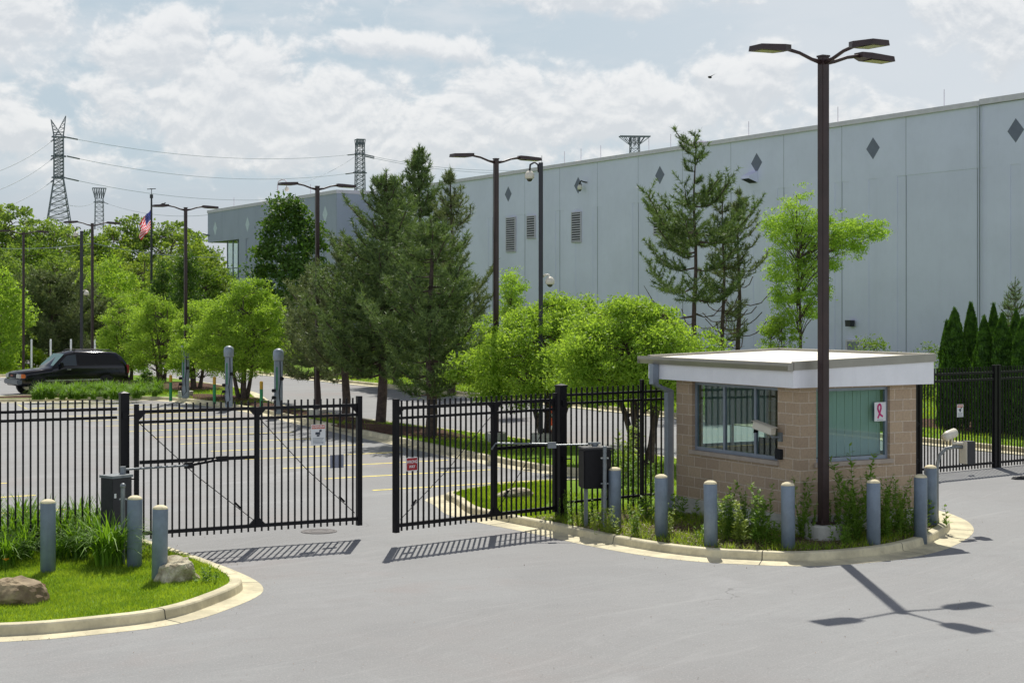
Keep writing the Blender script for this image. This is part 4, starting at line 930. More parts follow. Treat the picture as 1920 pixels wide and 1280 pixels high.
x = lx(1275); MB().bb(x-1.2, x+.9, 1, 3, HT, HT+.55).build('roof_unit', 'coping', ware)
x = lx(1838); MB().tube([(x, -.05, 0), (x, -.05, HT+.2)], .035, 6).build('downpipe', 'joint', ware)
# wing: nearer, slate grey, with white diamonds and a glazed recess under its overhang
wc = D(630, 149.0); wing = thing('warehouse_wing', 'slate grey warehouse wing with pale diamonds and a glazed corner under an overhang', 'warehouse wing', wc, math.atan2(dirx.y, dirx.x))
def wx(px): s = (px-CX)/F_PX; return (s*wc.y-wc.x)/(dirx.x-s*dirx.y)
xl = wx(389); xg0, xg1 = wx(417), wx(447); zo = 11.25
MB().bb(xg1, 0, .12, 12, 0, HT).bb(xl, xg1, .12, 12, zo, HT).bb(xg0+.0, xg1, 2.2, 12, 0, zo).build('shell', 'wallwing', wing)
pj = [wx(p) for p in (416, 447.5, 479, 514, 551, 589)]; sk = MB(); c_ = [xl]+pj+[0]
for a, b in zip(c_, c_[1:]): sk.bb(a+.02, b-.02, .03, .119, zo+.0, HT-.02)
for a, b in zip(c_[2:], c_[3:]):
    for aa, bb_ in ((a+.02, (a+b)/2-.45), ((a+b)/2+.45, b-.02)): sk.bb(aa, bb_, .03, .119, 0, zo-.001)
sk.bb(.03-.01, .12, .03, 9.6, 0, HT-.02)
sk.build('wall_panels', 'wallwing', wing)
MB().bb(xl-.05, .17, -.04, 12.05, HT-.02, HT+.30).build('coping', 'coping', wing)
for px in (403, 463.5, 609): x = wx(px); MB().add([(x-.62, .022, 12.7), (x, .022, 11.9), (x+.62, .022, 12.7), (x, .022, 13.5)], [(0, 1, 2, 3)]).build('diamond', 'diamondw', wing)
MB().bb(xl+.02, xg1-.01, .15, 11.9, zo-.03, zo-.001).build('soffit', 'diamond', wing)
gf = MB(); gz0 = ZH(523, 178)
for x in (xg0, xg0+(xg1-xg0)*.35, xg0+(xg1-xg0)*.67, xg1-.12): gf.bb(x, x+.12, .5, .62, gz0, zo-.03)
gf.bb(xg0, xg1, .48, .64, gz0-.15, gz0+.1).bb(xg0, xg1, .5, .62, 8.2, 8.3)
gfo = gf.build('window', 'frame', wing); MB().bb(xg0+.02, xg1-.1, .55, .57, gz0, zo-.05).build('pane', 'glass', gfo)
MB().bb(xg0, xg1, .5, 2.2, 0, gz0-.2).build('spandrel', 'wallwing', wing)
x = wx(509); z = HT+.2
MB().tube([(wx(500)+.5, 1, z), (wx(500)+.5, 1, z+1.7), (wx(500)+.7, 1, z+2.05), (x+.3, 1, z+2.2), (wx(518), 1, z+2.05), (wx(520), 1, z+1.7), (wx(520), 1, z+1.35)], .06, 8).build('roof_camera_arm', 'coping', wing, smooth=True)
MB().ball((wx(520), 1, z+1.15), .22, 1, 1, 1.1).build('roof_camera', 'cream', wing, smooth=True)
x = wx(392); MB().tube([(x, 0, 12.0), (x-.3, -.6, 12.2)], .1, 6).build('wall_light', 'galv', wing)
for px in (432, 525, 575): x = wx(px); MB().tube([(x, .4, HT+.2), (x, .4, HT+1.3)], .03, 5).build('lightning_rod', 'coping', wing)
# ---------------------------------------------------------------- pylons and wires
def lattice(mb, p0, w0, p1, w1, n, r=.17, top=True):
    """four-legged truss between two square levels"""
    def cor(t): 
        z = p0+(p1-p0)*t; w = w0+(w1-w0)*t; return [Vector((sx*w/2, sy*w/2, z)) for sx, sy in ((-1, -1), (1, -1), (1, 1), (-1, 1))]
    for i in range(n):
        a, b = cor(i/n), cor((i+1)/n)
        for j in range(4):
            mb.tube([a[j], b[j]], r, 4, False); mb.tube([a[j], b[(j+1) % 4]], r*.5, 3, False); mb.tube([a[(j+1) % 4], b[j]], r*.5, 3, False)
            mb.tube([b[j], b[(j+1) % 4]], r*.5, 3, False)
def pylon(label, px, Y, rows, arms, horns=None, rz=.35, cap=None):
    t = thing('transmission_tower', label, 'pylon', D(px, Y, 0), rz, 'lattice pylons beyond the woods'); k = Y/F_PX; mb = MB()
    for (ya, wa, yb, wb, n) in rows: lattice(mb, ZH(ya, Y), wa*k, ZH(yb, Y), wb*k, n)
    mb.build('lattice_body', 'lattice', t)
    for (y, w, h) in arms:
        a = MB(); z = ZH(y, Y); w_ = w*k
        a.tube([(-w_/2, 0, z), (w_/2, 0, z)], .3, 4); a.tube([(-w_/2, 0, z), (-w_/4, 0, z+h*k), (w_/4, 0, z+h*k), (w_/2, 0, z)], .16, 4)
        a.tube([(-w_/2, .9, z), (w_/2, .9, z)], .2, 4); a.build('crossarm', 'lattice', t)
    if horns:
        h = MB(); yb, wb, tips = horns; z = ZH(yb, Y)
        for s, (dx, yt) in zip((-1, 1), tips):
            tip = Vector((dx*k, 0, ZH(yt, Y))); A = [Vector((s*wb*k/2, -1, z)), Vector((s*wb*k/2, 1, z)), Vector((-s*wb*k*.35, 0, z))]
            for a in A: h.tube([a, tip], .15, 4, False)
            for q in (.2, .4, .6, .8): r = [a.lerp(tip, q) for a in A]; r2 = [a.lerp(tip, q-.2) for a in A]; [h.tube([r[i], r[(i+1) % 3]], .08, 3, False) for i in range(3)]; h.tube([r2[2], r[0]], .08, 3, False)
        h.build('horn', 'lattice', t)
    if cap:
        c = MB(); y0, w0, y1, w1 = cap; za, zb = ZH(y0, Y), ZH(y1, Y); a = w0*k/2; b = w1*k/2
        for yy in (-1.2, 1.2):
            c.tube([(-b, yy, zb), (b, yy, zb)], .25, 4, False); n = 6
            for i in range(n):
                xa, xb = -b+2*b*i/n, -b+2*b*(i+1)/n; lo = lambda x: max(min(x, a), -a)
                c.tube([(lo(xa), yy, za), (xa, yy, zb)], .15, 4, False); c.tube([(lo(xa), yy, za), (xb, yy, zb)], .12, 4, False); c.tube([(lo(xb), yy, za), (xb, yy, zb)], .15, 4, False)
        c.build('cap_truss', 'lattice', t)
    return t
pylon('tall lattice pylon with two horns at the left, nearest of the pylons', 110, 450, [(420, 42, 335, 17, 7), (335, 17, 257, 16.5, 12)], [(257, 25, 4), (293, 27, 2), (333, 25, 2)], horns=(255, 17, [(-14, 225), (13, 217)]))
pylon('small distant lattice pylon with a flared top between the left lamp posts', 186, 800, [(430, 16, 372, 14, 7)], [(379, 20, 2)], cap=(372, 15, 353, 25))
pylon('dark lattice pylon above the warehouse wing roof', 675, 550, [(385, 17, 275, 14, 14)], [(289, 20, 3), (324, 26, 3)], cap=(275, 14, 262, 17))
pylon('pylon top with a wide flat crossarm showing above the warehouse roof', 1190, 550, [(330, 19, 258, 15, 7)], [], cap=(272, 15, 256, 58), rz=.1)
def wire(pts, label, r=.07, ins=None, grp='power lines between the pylons'):
    (x0, y0, Y0), (x1, y1, Y1), sag = pts; a = Vector((*D(x0, Y0)[:2], ZH(y0, Y0))); b = Vector((*D(x1, Y1)[:2], ZH(y1, Y1))); n = 24; P = []
    for i in range(n+1): t = i/n; p = a.lerp(b, t); p.z -= sag*4*t*(1-t); P.append(p)
    w = thing('power_line', label, 'power line', (0, 0, 0), 0, grp); MB().tube(P, r, 4).build('conductor', 'wire', w)
    if ins:
        for t0, t1 in ins:
            q = [P[0].lerp(P[1], f) if t0 == 0 else P[-1].lerp(P[-2], f) for f in (0, .85)]; MB().tube(q, .22, 6).build('insulator', 'lattice', w)
    return w
T1 = [(118, 257), (122, 293), (120, 334)]
for (x, y), (x1, y1), sag, nm in zip(T1, [(668, 289), (664, 324), (664, 358)], [3.5, 4, 4.5], ['highest', 'middle', 'lowest']):
    wire(((x+4, y, 450), (x1, y1, 550), sag), nm+' power line running right from the horned pylon', ins=[(0, 1), (1, 0)])
for (y0, y1), nm in zip([(262, 306), (296, 342), (338, 376)], ['highest', 'middle', 'lowest']):
    wire(((100, y0, 450), (-60, y1+32, 330), 1.5), nm+' power line running left out of the picture from the horned pylon', .08, ins=[(0, 1)])
for (y0, y1), nm in zip([(290, 303), (293, 309)], ['upper', 'lower']):
    wire(((684, y0, 550), (1182, y1-8, 560), 5), nm+' power line running right from the pylon above the wing', .08, ins=[(0, 1)])
wire(((130, 385, 600), (176, 380, 800), 1), 'faint power line left of the small distant pylon', .1)
wire(((196, 380, 800), (400, 402, 700), 3), 'faint power line right of the small distant pylon', .1, ins=[(0, 1)])
wire(((668, 292, 550), (560, 345, 520), 1), 'faint slanting power line left of the pylon above the wing', .05)
wire(((-40, 463, 150), (175, 456, 150), .3), 'pale cable crossing in front of the woods at the left', .03, grp='cables before the woods')
wire(((175, 456, 150), (420, 482, 160), .4), 'pale cable sloping down before the woods toward the warehouse wing', .03, grp='cables before the woods')

# ---------------------------------------------------------------- large black car
def car():
    fr, rr = D(12, 75.0), D(219, 78.1); rz = math.atan2(fr.y-rr.y, fr.x-rr.x); c = (fr+rr)/2; L = (fr-rr).length
    t = thing('parked_car', 'large black sport utility car parked behind the clump of daylilies', 'car', (c.x, c.y+.9, 0), rz)
    h = L/2; W = .98
    #      x, zbottom, zbelt, zroof(None: hood), half width top
    stn = [(h, .50, .86, None), (h-.06, .42, 1.02, None), (h-.35, .40, 1.10, None), (h-1.1, .40, 1.18, None), (h-1.55, .40, 1.22, None), (h-1.62, .40, 1.25, 1.30), (h-2.25, .40, 1.27, 1.86), (h-2.6, .40, 1.28, 1.93), (0, .40, 1.29, 1.96), (-h+1.2, .40, 1.29, 1.94), (-h+.55, .40, 1.29, 1.88), (-h+.30, .42, 1.28, 1.70), (-h+.06, .45, 1.25, 1.32), (-h, .5, 1.15, 1.2)]
    mb = MB(); k = 8
    for i, (x, zb, zt, zr_) in enumerate(stn):
        w = W*(.86 if i == 0 else .93 if i == 1 else .93 if i >= 13 else 1.0)
        if zr_ is None: P = [(0, zb), (w*.95, zb), (w, zb+.15), (w, zt-.18), (w*.97, zt-.06), (w*.85, zt), (w*.5, zt+.03), (0, zt+.04)]
        else: wr = .74; f = min(1, max(0, (zr_-zt)/.6)); wt = w*.96*(1-f)+wr*f; P = [(0, zb), (w*.95, zb), (w, zb+.15), (w, zt-.12), (w*.97, zt), (wt, zr_-.04*f), (wt*.88, zr_+.02), (0, zr_+.05)]
        mb.v += [(x, y, z) for y, z in P]+[(x, -y, z) for y, z in P]
    for i in range(len(stn)-1):
        for j in range(k-1):
            a = i*2*k+j; b = a+2*k; mb.f.append((a, b, b+1, a+1)); a += k; b += k; mb.f.append((a+1, b+1, b, a))
    for e in (0, len(stn)-1):
        q = e*2*k
        for j in range(k-1): f = (q+j, q+j+1, q+k+j+1, q+k+j); mb.f.append(f if e == 0 else f[::-1])
    o = mb.build('body', 'carpaint', t, smooth=True)
    s = 1   # the side facing the viewer is local +y after the turn; both are built
    for s in (1, -1):
        def side(poly, z_out, name, mat):
            m_ = MB(); P = []
            for x, z in poly:
                f = (z-1.28)/.6; w = W*.965*(1-f)+.755*f+.012; P.append((x, s*w, z))
            m_.add(P, [tuple(range(len(P))) if s > 0 else tuple(reversed(range(len(P))))]); m_.build(name, mat, t)
        side([(h-1.78, 1.33), (h-2.32, 1.80), (h-2.75, 1.85), (h-2.75, 1.33)], 0, 'side_window', 'sidegl')
        side([(h-2.85, 1.33), (h-2.85, 1.86), (h-3.65, 1.88), (h-3.65, 1.33)], 0, 'side_window', 'carglass')
        side([(h-3.73, 1.33), (h-3.73, 1.87), (-h+.75, 1.82), (-h+.40, 1.45), (-h+.45, 1.36)], 0, 'side_window', 'carglass')
        hl = MB().box((h-.12, s*.74, .88), (.26, .40, .20)).build('headlight', 'headlens', t, bevel=.02); MB().box((h-.19, s*.93, .88), (.2, .13, .18)).build('indicator', 'amber', hl, bevel=.02)
        MB().box((-h+.06, s*.90, 1.12), (.14, .16, .42)).build('tail_light', 'redlens', t, bevel=.02)
        mi = MB().box((h-1.95, s*1.12, 1.36), (.14, .22, .26)).build('mirror', 'carpaint', t, bevel=.03)
        MB().box((h-2.35, s*1.0, 1.16), (.2, .03, .03)).build('door_handle', 'chrome', t)
        MB().box((.1, s*1.02, .42), (2.2, .12, .05)).build('running_board', 'bumper', t)
        MB().box((.1, s*1.0, .66), (3.0, .02, .05)).build('side_moulding', 'chrome', t)
        MB().tube([(h-2.7, s*.66, 2.0), (h-2.8, s*.66, 2.05), (-h+.9, s*.66, 2.04), (-h+.75, s*.66, 1.97)], .02, 6).build('roof_rail', 'boxblack', t)
        for x in (h-.95, -h+1.15):
            a_ = MB().tube([(x, s*.80, .40), (x, s*1.001, .40)], .46, 28).build('wheel_arch', 'dark', t)
            w_ = thing('wheel', None, None, (x, s*.90, .385)); w_.parent = t
            MB().tube([(0, -.13, 0), (0, .13, 0)], .385, 28).build('tyre', 'rubber', w_)
            rm = MB(); rm.tube([(0, -.135, 0), (0, .135, 0)], .22, 20)
            rm.build('rim', 'chrome', w_); hu = MB(); [hu.box((.15*math.cos(q*1.2566), s*.137, .15*math.sin(q*1.2566)), (.07, .012, .07)) for q in range(5)]; hu.build('rim_holes', 'dark', w_)
    MB().add([(h-1.66, -.86, 1.32), (h-1.66, .86, 1.32), (h-2.24, .70, 1.86), (h-2.24, -.70, 1.86)], [(0, 1, 2, 3)]).build('windscreen', 'windshield', t).location = (.03, 0, .02)
    MB().box((h-.02, 0, .90), (.08, .95, .22)).build('grille', 'dark', t, bevel=.02); MB().box((h-.01, 0, .90), (.09, .3, .08)).build('badge', 'redlens', t)
    MB().box((h-.04, 0, .62), (.26, 1.9, .24)).build('bumper', 'bumper', t, bevel=.04); MB().box((-h+.02, 0, .60), (.22, 1.86, .24)).build('rear_bumper', 'carpaint', t, bevel=.04)
    MB().tube([(0, .2, 2.0), (-.35, .22, 2.02), (-1.3, .3, 2.25)], .008, 4).build('antenna', 'dark', t)
    return t
car()
# ---------------------------------------------------------------- chargers, marker posts, channelizer, far posts
ev = thing('charging_post', 'x', 'charger', D(429, 64.4, .13), R(10), 'vehicle charging posts on the median'); k = 64.4/F_PX
MB().bb(-.15, .15, -.11, .11, 0, 2.0).build('column', 'evgrey', ev, bevel=.03)
MB().lathe([(.16, 1.98), (.20, 2.02), (.20, 2.26), (.17, 2.36), (.08, 2.42), (0, 2.43)], 20).build('head', 'evgrey', ev, smooth=True)
for z in (1.32, .88, .62): MB().box((-.2 if z < 1.2 else .1, -.15, z), (.14, .14, .12)).build('holster', 'dark', ev, bevel=.02)
MB().tube([(.04, -.12, 1.95), (.05, -.15, 1.2), (.0, -.16, .8), (.05, -.17, .3), (-.1, -.17, .12), (-.2, -.16, .5)], .016, 6).build('cable', 'dark', ev)
MB().tube([(-.22, -.16, .7), (-.3, -.17, .5), (-.26, -.17, .25), (-.16, -.16, .55)], .014, 6).build('cable', 'dark', ev)
MB().bb(-.10, -.05, -.114, -.111, .9, 1.75).build('green_strip', 'postgreen', ev)
ev['label'] = 'grey charging post before the largest bright round tree'
dup(ev, D(522, 60.2, .13), R(18), 'grey charging post nearest the pines, its head touching pine needles'); dup(ev, D(348, 70.5, .13), R(5), 'grey charging post mostly hidden under the bright tree crown below a lamp post')
gp = thing('marker_post', 'x', 'marker post', D(320, 68.5, .13), 0, 'green marker posts with ochre tops'); MB().lathe([(.065, 0), (.065, .82), (0, .82)], 14).build('shaft', 'postgreen', gp); MB().lathe([(.067, .8), (.067, 1.08), (.04, 1.11), (0, 1.11)], 14).build('top', 'postyellow', gp)
gp['label'] = 'green marker post with ochre top, leftmost of the three'; dup(gp, D(402, 66.5, .13), label='green marker post with ochre top, between two charging posts'); dup(gp, D(490, 62.6, .13), label='green marker post with ochre top, rightmost of the three')
dl = thing('channelizer', 'orange and white channelizer drum standing on the median behind the right gate post', 'channelizer', D(1037, 49.2, .13)); 
MB().lathe([(.2, 0), (.2, .05), (0, .05)], 8).build('base', 'rubber', dl); MB().lathe([(.1, .05), (.085, 1.0), (.05, 1.03), (0, 1.03)], 16).build('body', 'orange', dl, smooth=True)
for z in (.25, .62): MB().lathe([(.104-z*.015, z), (.104-z*.015, z+.13)], 16).build('band', 'signwhite', dl)
pb = thing('post', 'x', 'post', D(59, 99, .0), 0, 'thin pale posts behind the black car'); MB().lathe([(.06, 0), (.06, 2.1), (.03, 2.13), (0, 2.13)], 10).build('shaft', 'white', pb)
pb['label'] = 'thin pale post behind the black car, leftmost of the four'
for px, l in ((95, 'thin pale post behind the black car, second from the left'), (133, 'thin pale post behind the black car, third from the left'), (178, 'thin pale post behind the black car, rightmost of the four')): dup(pb, D(px, 99, 0), label=l)
# ---------------------------------------------------------------- rocks
def rock(name, label, loc, d, mat, seed, flat=.2, cuts=9, rz=0, sub=4, top=.8):
    bm = bmesh.new(); bmesh.ops.create_icosphere(bm, subdivisions=sub, radius=1.0); r_ = random.Random(seed)
    planes = [(Vector((r_.gauss(0, 1), r_.gauss(0, 1), r_.gauss(0, .8))).normalized(), r_.uniform(.55, .85)) for _ in range(cuts)]+[(Vector((.12, -.1, 1)).normalized(), top)]
    from mathutils import noise as mn
    for v in bm.verts:
        p = v.co.copy()
        for n, o in planes:
            q = p.dot(n)-o
            if q > 0: p -= n*q*.92
        nz = mn.fractal(p*2.6+Vector((seed, 0, 0)), .8, 2.0, 6)*.10; p += p.normalized()*nz
        v.co = Vector((p.x*d[0], p.y*d[1], max(p.z, -flat)*d[2]+flat*d[2]*.6))
    me = bpy.data.meshes.new(name); bm.to_mesh(me); bm.free(); me.materials.append(M[mat]); o = bpy.data.objects.new(name, me); COL.objects.link(o); o.location = loc; o.rotation_euler = (0, 0, rz)
    return tag(o, label, 'rock')
rock('boulder', 'pale craggy boulder on the lawn by the kerb beside a bollard', G(331, 1086, .13), (.43, .36, .40), 'rock', 5, cuts=12, sub=5, top=.62)
rock('boulder', 'smooth brown boulder at the left edge of the near lawn', G(30, 1128, .13), (.42, .34, .33), 'rockb', 12, cuts=4, rz=.3, top=.75)
rock('boulder', 'flat pale boulder on the small lawn behind the right gate leaf', G(962, 932, .13), (.42, .3, .22), 'rock', 21, cuts=9)
rock('stone', 'small dark stone lying on the asphalt at the right edge', G(1921, 898, .0), (.3, .2, .1), 'boxblack', 3)
# ---------------------------------------------------------------- grass and leafy ground
def blades(name, mat, rng, n, poly, box, h, w, z=.13, lean=.5, excl=None, label=None):
    x = rng.uniform(box[0], box[1], n); y = rng.uniform(box[2], box[3], n); k = inside(poly, x, y)
    if excl is not None: k &= ~excl(x, y)
    x, y = x[k], y[k]; m = len(x); b = np.stack([x, y, np.full(m, z)], 1); an = rng.uniform(0, 6.28, m); H = h*rng.uniform(.5, 1.3, (m, 1))
    s = np.stack([np.cos(an), np.sin(an), np.zeros(m)], 1)*w/2; l = rng.normal(size=(m, 3))*lean; l[:, 2] = 1; l = unit(l)*H
    V = np.empty((m, 3, 3)); V[:, 0] = b-s; V[:, 1] = b+s; V[:, 2] = b+l
    o = npobj(name, V.reshape(-1, 3), np.arange(3*m).reshape(m, 3), mat); tag(o, label, None, None, 'stuff'); return o
rng = np.random.default_rng(3)
LPOLY = [(p.x, p.y) for p in LIN]; RPOLY = [(p.x, p.y) for p in RIN]
blades('grass', 'grass', rng, 210000, LPOLY, (-14, -3.5, 18, 26.2), .055, .011, lean=.55)
blades('grass', 'grass', rng, 30000, LPOLY, (-11, -4.5, 24.6, 29.5), .09, .014, lean=.5)
blades('grass', 'grass', rng, 80000, RPOLY, (-2, 1.6, 30, 38), .07, .014, excl=lambda x, y: x > .5+(y-31)*.1)
blades('weeds', 'grass', rng, 42000, RPOLY, (.2, 9.5, 25.5, 35), .14, .014, lean=.7, excl=lambda x, y: ((x-6.1)**2+(y-30.5)**2 < 4) | ((x-5.2)**2+(y-27.5)**2 < .3) | (np.sin(x*3.1+y*1.7)+np.sin(x*1.3-y*2.9) > .9))
blades('grass', 'grass', rng, 120000, RPOLY, (-22, 6, 36, 80), .10, .03, excl=lambda x, y: (np.sin(x*1.1)+np.sin(y*.9) > 1.1))
FP = [(p.x, p.y) for p in far[:1]]+[(p.x, p.y) for p in far[1:]]
blades('grass', 'grass', rng, 130000, FP, (-22, 30, 40, 95), .13, .04)
blades('grass', 'grass', rng, 60000, [(p.x, p.y) for p in offset(NW, -.62)], (-50, -22, 92, 125), .22, .06)
# mulch chips and dead leaves on the beds
def chips(poly, box, n, z, s, mat='mulch'):
    x = rng.uniform(box[0], box[1], n); y = rng.uniform(box[2], box[3], n); k = inside(poly, x, y); x, y = x[k], y[k]; m = len(x)
    C = np.stack([x, y, z+rng.uniform(.005, .03, m)], 1); a = rng.normal(size=(m, 3)); a[:, 2] *= .35; a = unit(a)*s*rng.uniform(.5, 1.4, (m, 1)); b = unit(np.cross(a, rng.normal(size=(m, 3))*.4+[0, 0, 1]))*s*.35
    V, F = leaves(C, a, b); o = npobj('mulch_chips', V, F, mat); tag(o, None, None, None, 'stuff')
M['chip'] = leafmat('mulch_chips', (84, 62, 50), (160, 136, 112), .05, tcol=(1, 1, 1)); 
BPOLY = [(p.x, p.y) for p in BED]
chips(BPOLY, (.2, 9.5, 25.5, 35.2), 26000, .14, .028, 'chip')
c = G(130, 1012, .13); chips(LPOLY, (c.x-2.6, -5.6, c.y-1.2, c.y+1.6), 7000, .135, .026, 'chip')
# ---------------------------------------------------------------- plants
def daylily(seed, n=190, h=.75, w=.028, mat='blade'):
    r = np.random.default_rng(seed); SEG = 5; V = []; F = []
    an = r.uniform(0, 6.28, n); L = h*r.uniform(.75, 1.35, n); out = r.uniform(.35, 1.25, n)
    t = np.linspace(0, 1, SEG+1); k = 0
    for i in range(n):
        d = np.array([math.cos(an[i]), math.sin(an[i]), 0]); s = np.array([-d[1], d[0], 0]); b0 = np.array([r.normal()*.07, r.normal()*.07, 0])
        rr = out[i]*L[i]*.72*t**1.5; zz = L[i]*(t*1.05-.60*out[i]*t**2.6); P = b0+np.outer(rr, d)+np.outer(zz, [0, 0, 1]); ww = w*(1-t**2.2)*.9+.002
        A = P-s*ww[:, None]/2; B = P+s*ww[:, None]/2; V.append(np.stack([A, B], 1).reshape(-1, 3))
        for j in range(SEG): F.append((k+2*j, k+2*j+1, k+2*j+3, k+2*j+2))
        k += 2*(SEG+1)
    return np.concatenate(V), np.array(F)
def clump_proto(seed, **kw):
    t = thing('daylily_clump', 'x', 'plant', (0, 0, -50)); V, F = daylily(seed, **kw); npobj('blades', V, F, 'blade', t); return t
LC = [clump_proto(11), clump_proto(12, n=170), clump_proto(13, n=240, h=.8)]
spots = [(205, 1062, 2, 1.12, 'large fountain-shaped daylily clump with an orange bloom left of the operator cabinet'), (150, 1048, 0, .9, 'daylily clump just left of the large fountain-shaped clump'),
         (120, 1030, 1, .95, 'daylily clump behind and right of the leftmost bollard'), (60, 1030, 0, 1.0, 'daylily clump close left of the leftmost bollard'), (45, 1048, 1, .8, 'low daylily clump in front of the left fence post'),
         (12, 1062, 2, .75, 'daylily clump with a yellow bloom at the left edge'), (-30, 1055, 0, .9, 'low daylily clump cut by the left edge of the picture, front of the bed'), (18, 1034, 1, .95, 'daylily clump under the left fence at the picture edge'),
         (90, 1012, 0, 1.0, 'daylily clump hidden behind the leftmost bollard'), (150, 1008, 2, .95, 'daylily clump at the fence, middle of the left bed'), (195, 1018, 0, 1.05, 'daylily clump against the fence beside the operator cabinet'), (175, 1030, 1, 1.0, 'daylily clump in the centre of the left bed'),
         (-20, 1015, 1, 1.0, 'daylily clump cut by the left edge of the picture, under the fence'), (40, 1008, 2, 1.0, 'daylily clump behind the left fence post'), (225, 1030, 1, .9, 'daylily clump at the foot of the operator cabinet'), (110, 1050, 0, .6, 'small daylily clump in front of the leftmost bollard'), (235, 1045, 0, .75, 'daylily clump touching the bollard by the operator cabinet')]
for i, (px, py, k, s, l) in enumerate(spots):
    dup(LC[k], G(px, py, .13), i*1.3, l or 'daylily clump just outside the left edge of the picture', 'daylily clumps in the left bed', s)
for px, py, y0, l in ((199, 1022, 24.75, 'orange daylily bloom over the large fountain-shaped clump'), (11, 1051, 24.6, 'yellow daylily bloom at the left edge of the bed')):
    b = thing('lily_bloom', l, 'flower', D(px, y0, ZH(py, y0))); m = MB()
    for q in range(6):
        a = q*math.pi/3; d = Vector((math.cos(a), math.sin(a), 0)); s_ = Vector((-d.y, d.x, 0)); m.add([Vector((0, 0, 0)), d*.035-s_*.016+Vector((0, 0, .03)), d*.06+Vector((0, 0, .035)), d*.035+s_*.016+Vector((0, 0, .03))], [(0, 1, 2, 3)])
    m.build('petals', 'petal', b); MB().tube([(0, 0, 0), (.01, .02, -.15), (.04, .1, -.5)], .005, 4).build('stem', 'blade', b)
# daylilies on the end island in front of the car
ORD = ['first', 'second', 'third', 'fourth', 'fifth', 'sixth', 'seventh', 'eighth', 'ninth', 'tenth', 'eleventh', 'twelfth', 'thirteenth', 'fourteenth', 'fifteenth', 'sixteenth']
for row, (py, n_, xa, xb) in enumerate(((747, 13, 66, 258), (741.5, 14, 72, 290), (736.5, 14, 80, 300))):
    for i in range(n_):
        p = G(xa+(xb-xa)*(i+.3*math.sin(i*5+row))/(n_-1), py-1.5*(i/n_)+.8*math.sin(i*3), .2); p.z = .16
        dup(LC[(i+row) % 3], p, i*2.1+row, ORD[i]+' daylily clump from the left, '+('front', 'middle', 'back')[row]+' row, end island before the car', 'daylily clumps on the end island', rs.uniform(.6, 1.05))
for p in LC:
    for c in list(p.children): bpy.data.objects.remove(c)
    bpy.data.objects.remove(p)
def weed(seed, h=.9, stems=8, mat='weed', L=.13, W=.034, spread=.13, per=70):
    r = np.random.default_rng(seed); C, A, B = [], [], []; t = thing('weed', 'x', 'plant', (0, 0, -60)); mb = MB()
    for s in range(stems):
        b = np.array([r.normal()*spread, r.normal()*spread, 0]); mb.tube([(0, 0, -.02), tuple(b*.999+np.array([0, 0, .001]))], .006, 4); lean = r.normal(size=2)*.14; H = h*r.uniform(.6, 1.1)
        top = b+np.array([lean[0]*H, lean[1]*H, H]); mb.tube([tuple(b), tuple((b+top)/2+np.array([.01, 0, 0])), tuple(top)], [.006, .005, .002], 4)
        q = r.uniform(.08, 1, per)[:, None]; c = b+(top-b)*q; an = np.arange(per)*2.4+r.uniform(0, 6); d = np.stack([np.cos(an), np.sin(an), r.uniform(.1, .8, per)], 1); d = unit(d)
        l = L*(1.15-.5*q)*r.uniform(.7, 1.2, (per, 1)); C.append(c+d*l*.5); A.append(d*l*.5); B.append(unit(np.cross(d, [0, 0, 1.0])+r.normal(size=(per, 3))*.3)*W*.5)
    V, F = leaves(np.concatenate(C), np.concatenate(A), np.concatenate(B)); npobj('leaves', V, F, mat, t); mb.build('stems', mat, t); return t
WD = [weed(1), weed(2, h=1.1, stems=4, per=80, spread=.07), weed(3, h=.75, stems=7, mat='weedlight'), weed(4, h=.55, stems=9, L=.13, W=.05, spread=.16, per=26), weed(5, h=.95, stems=8, L=.07, W=.03, per=80)]
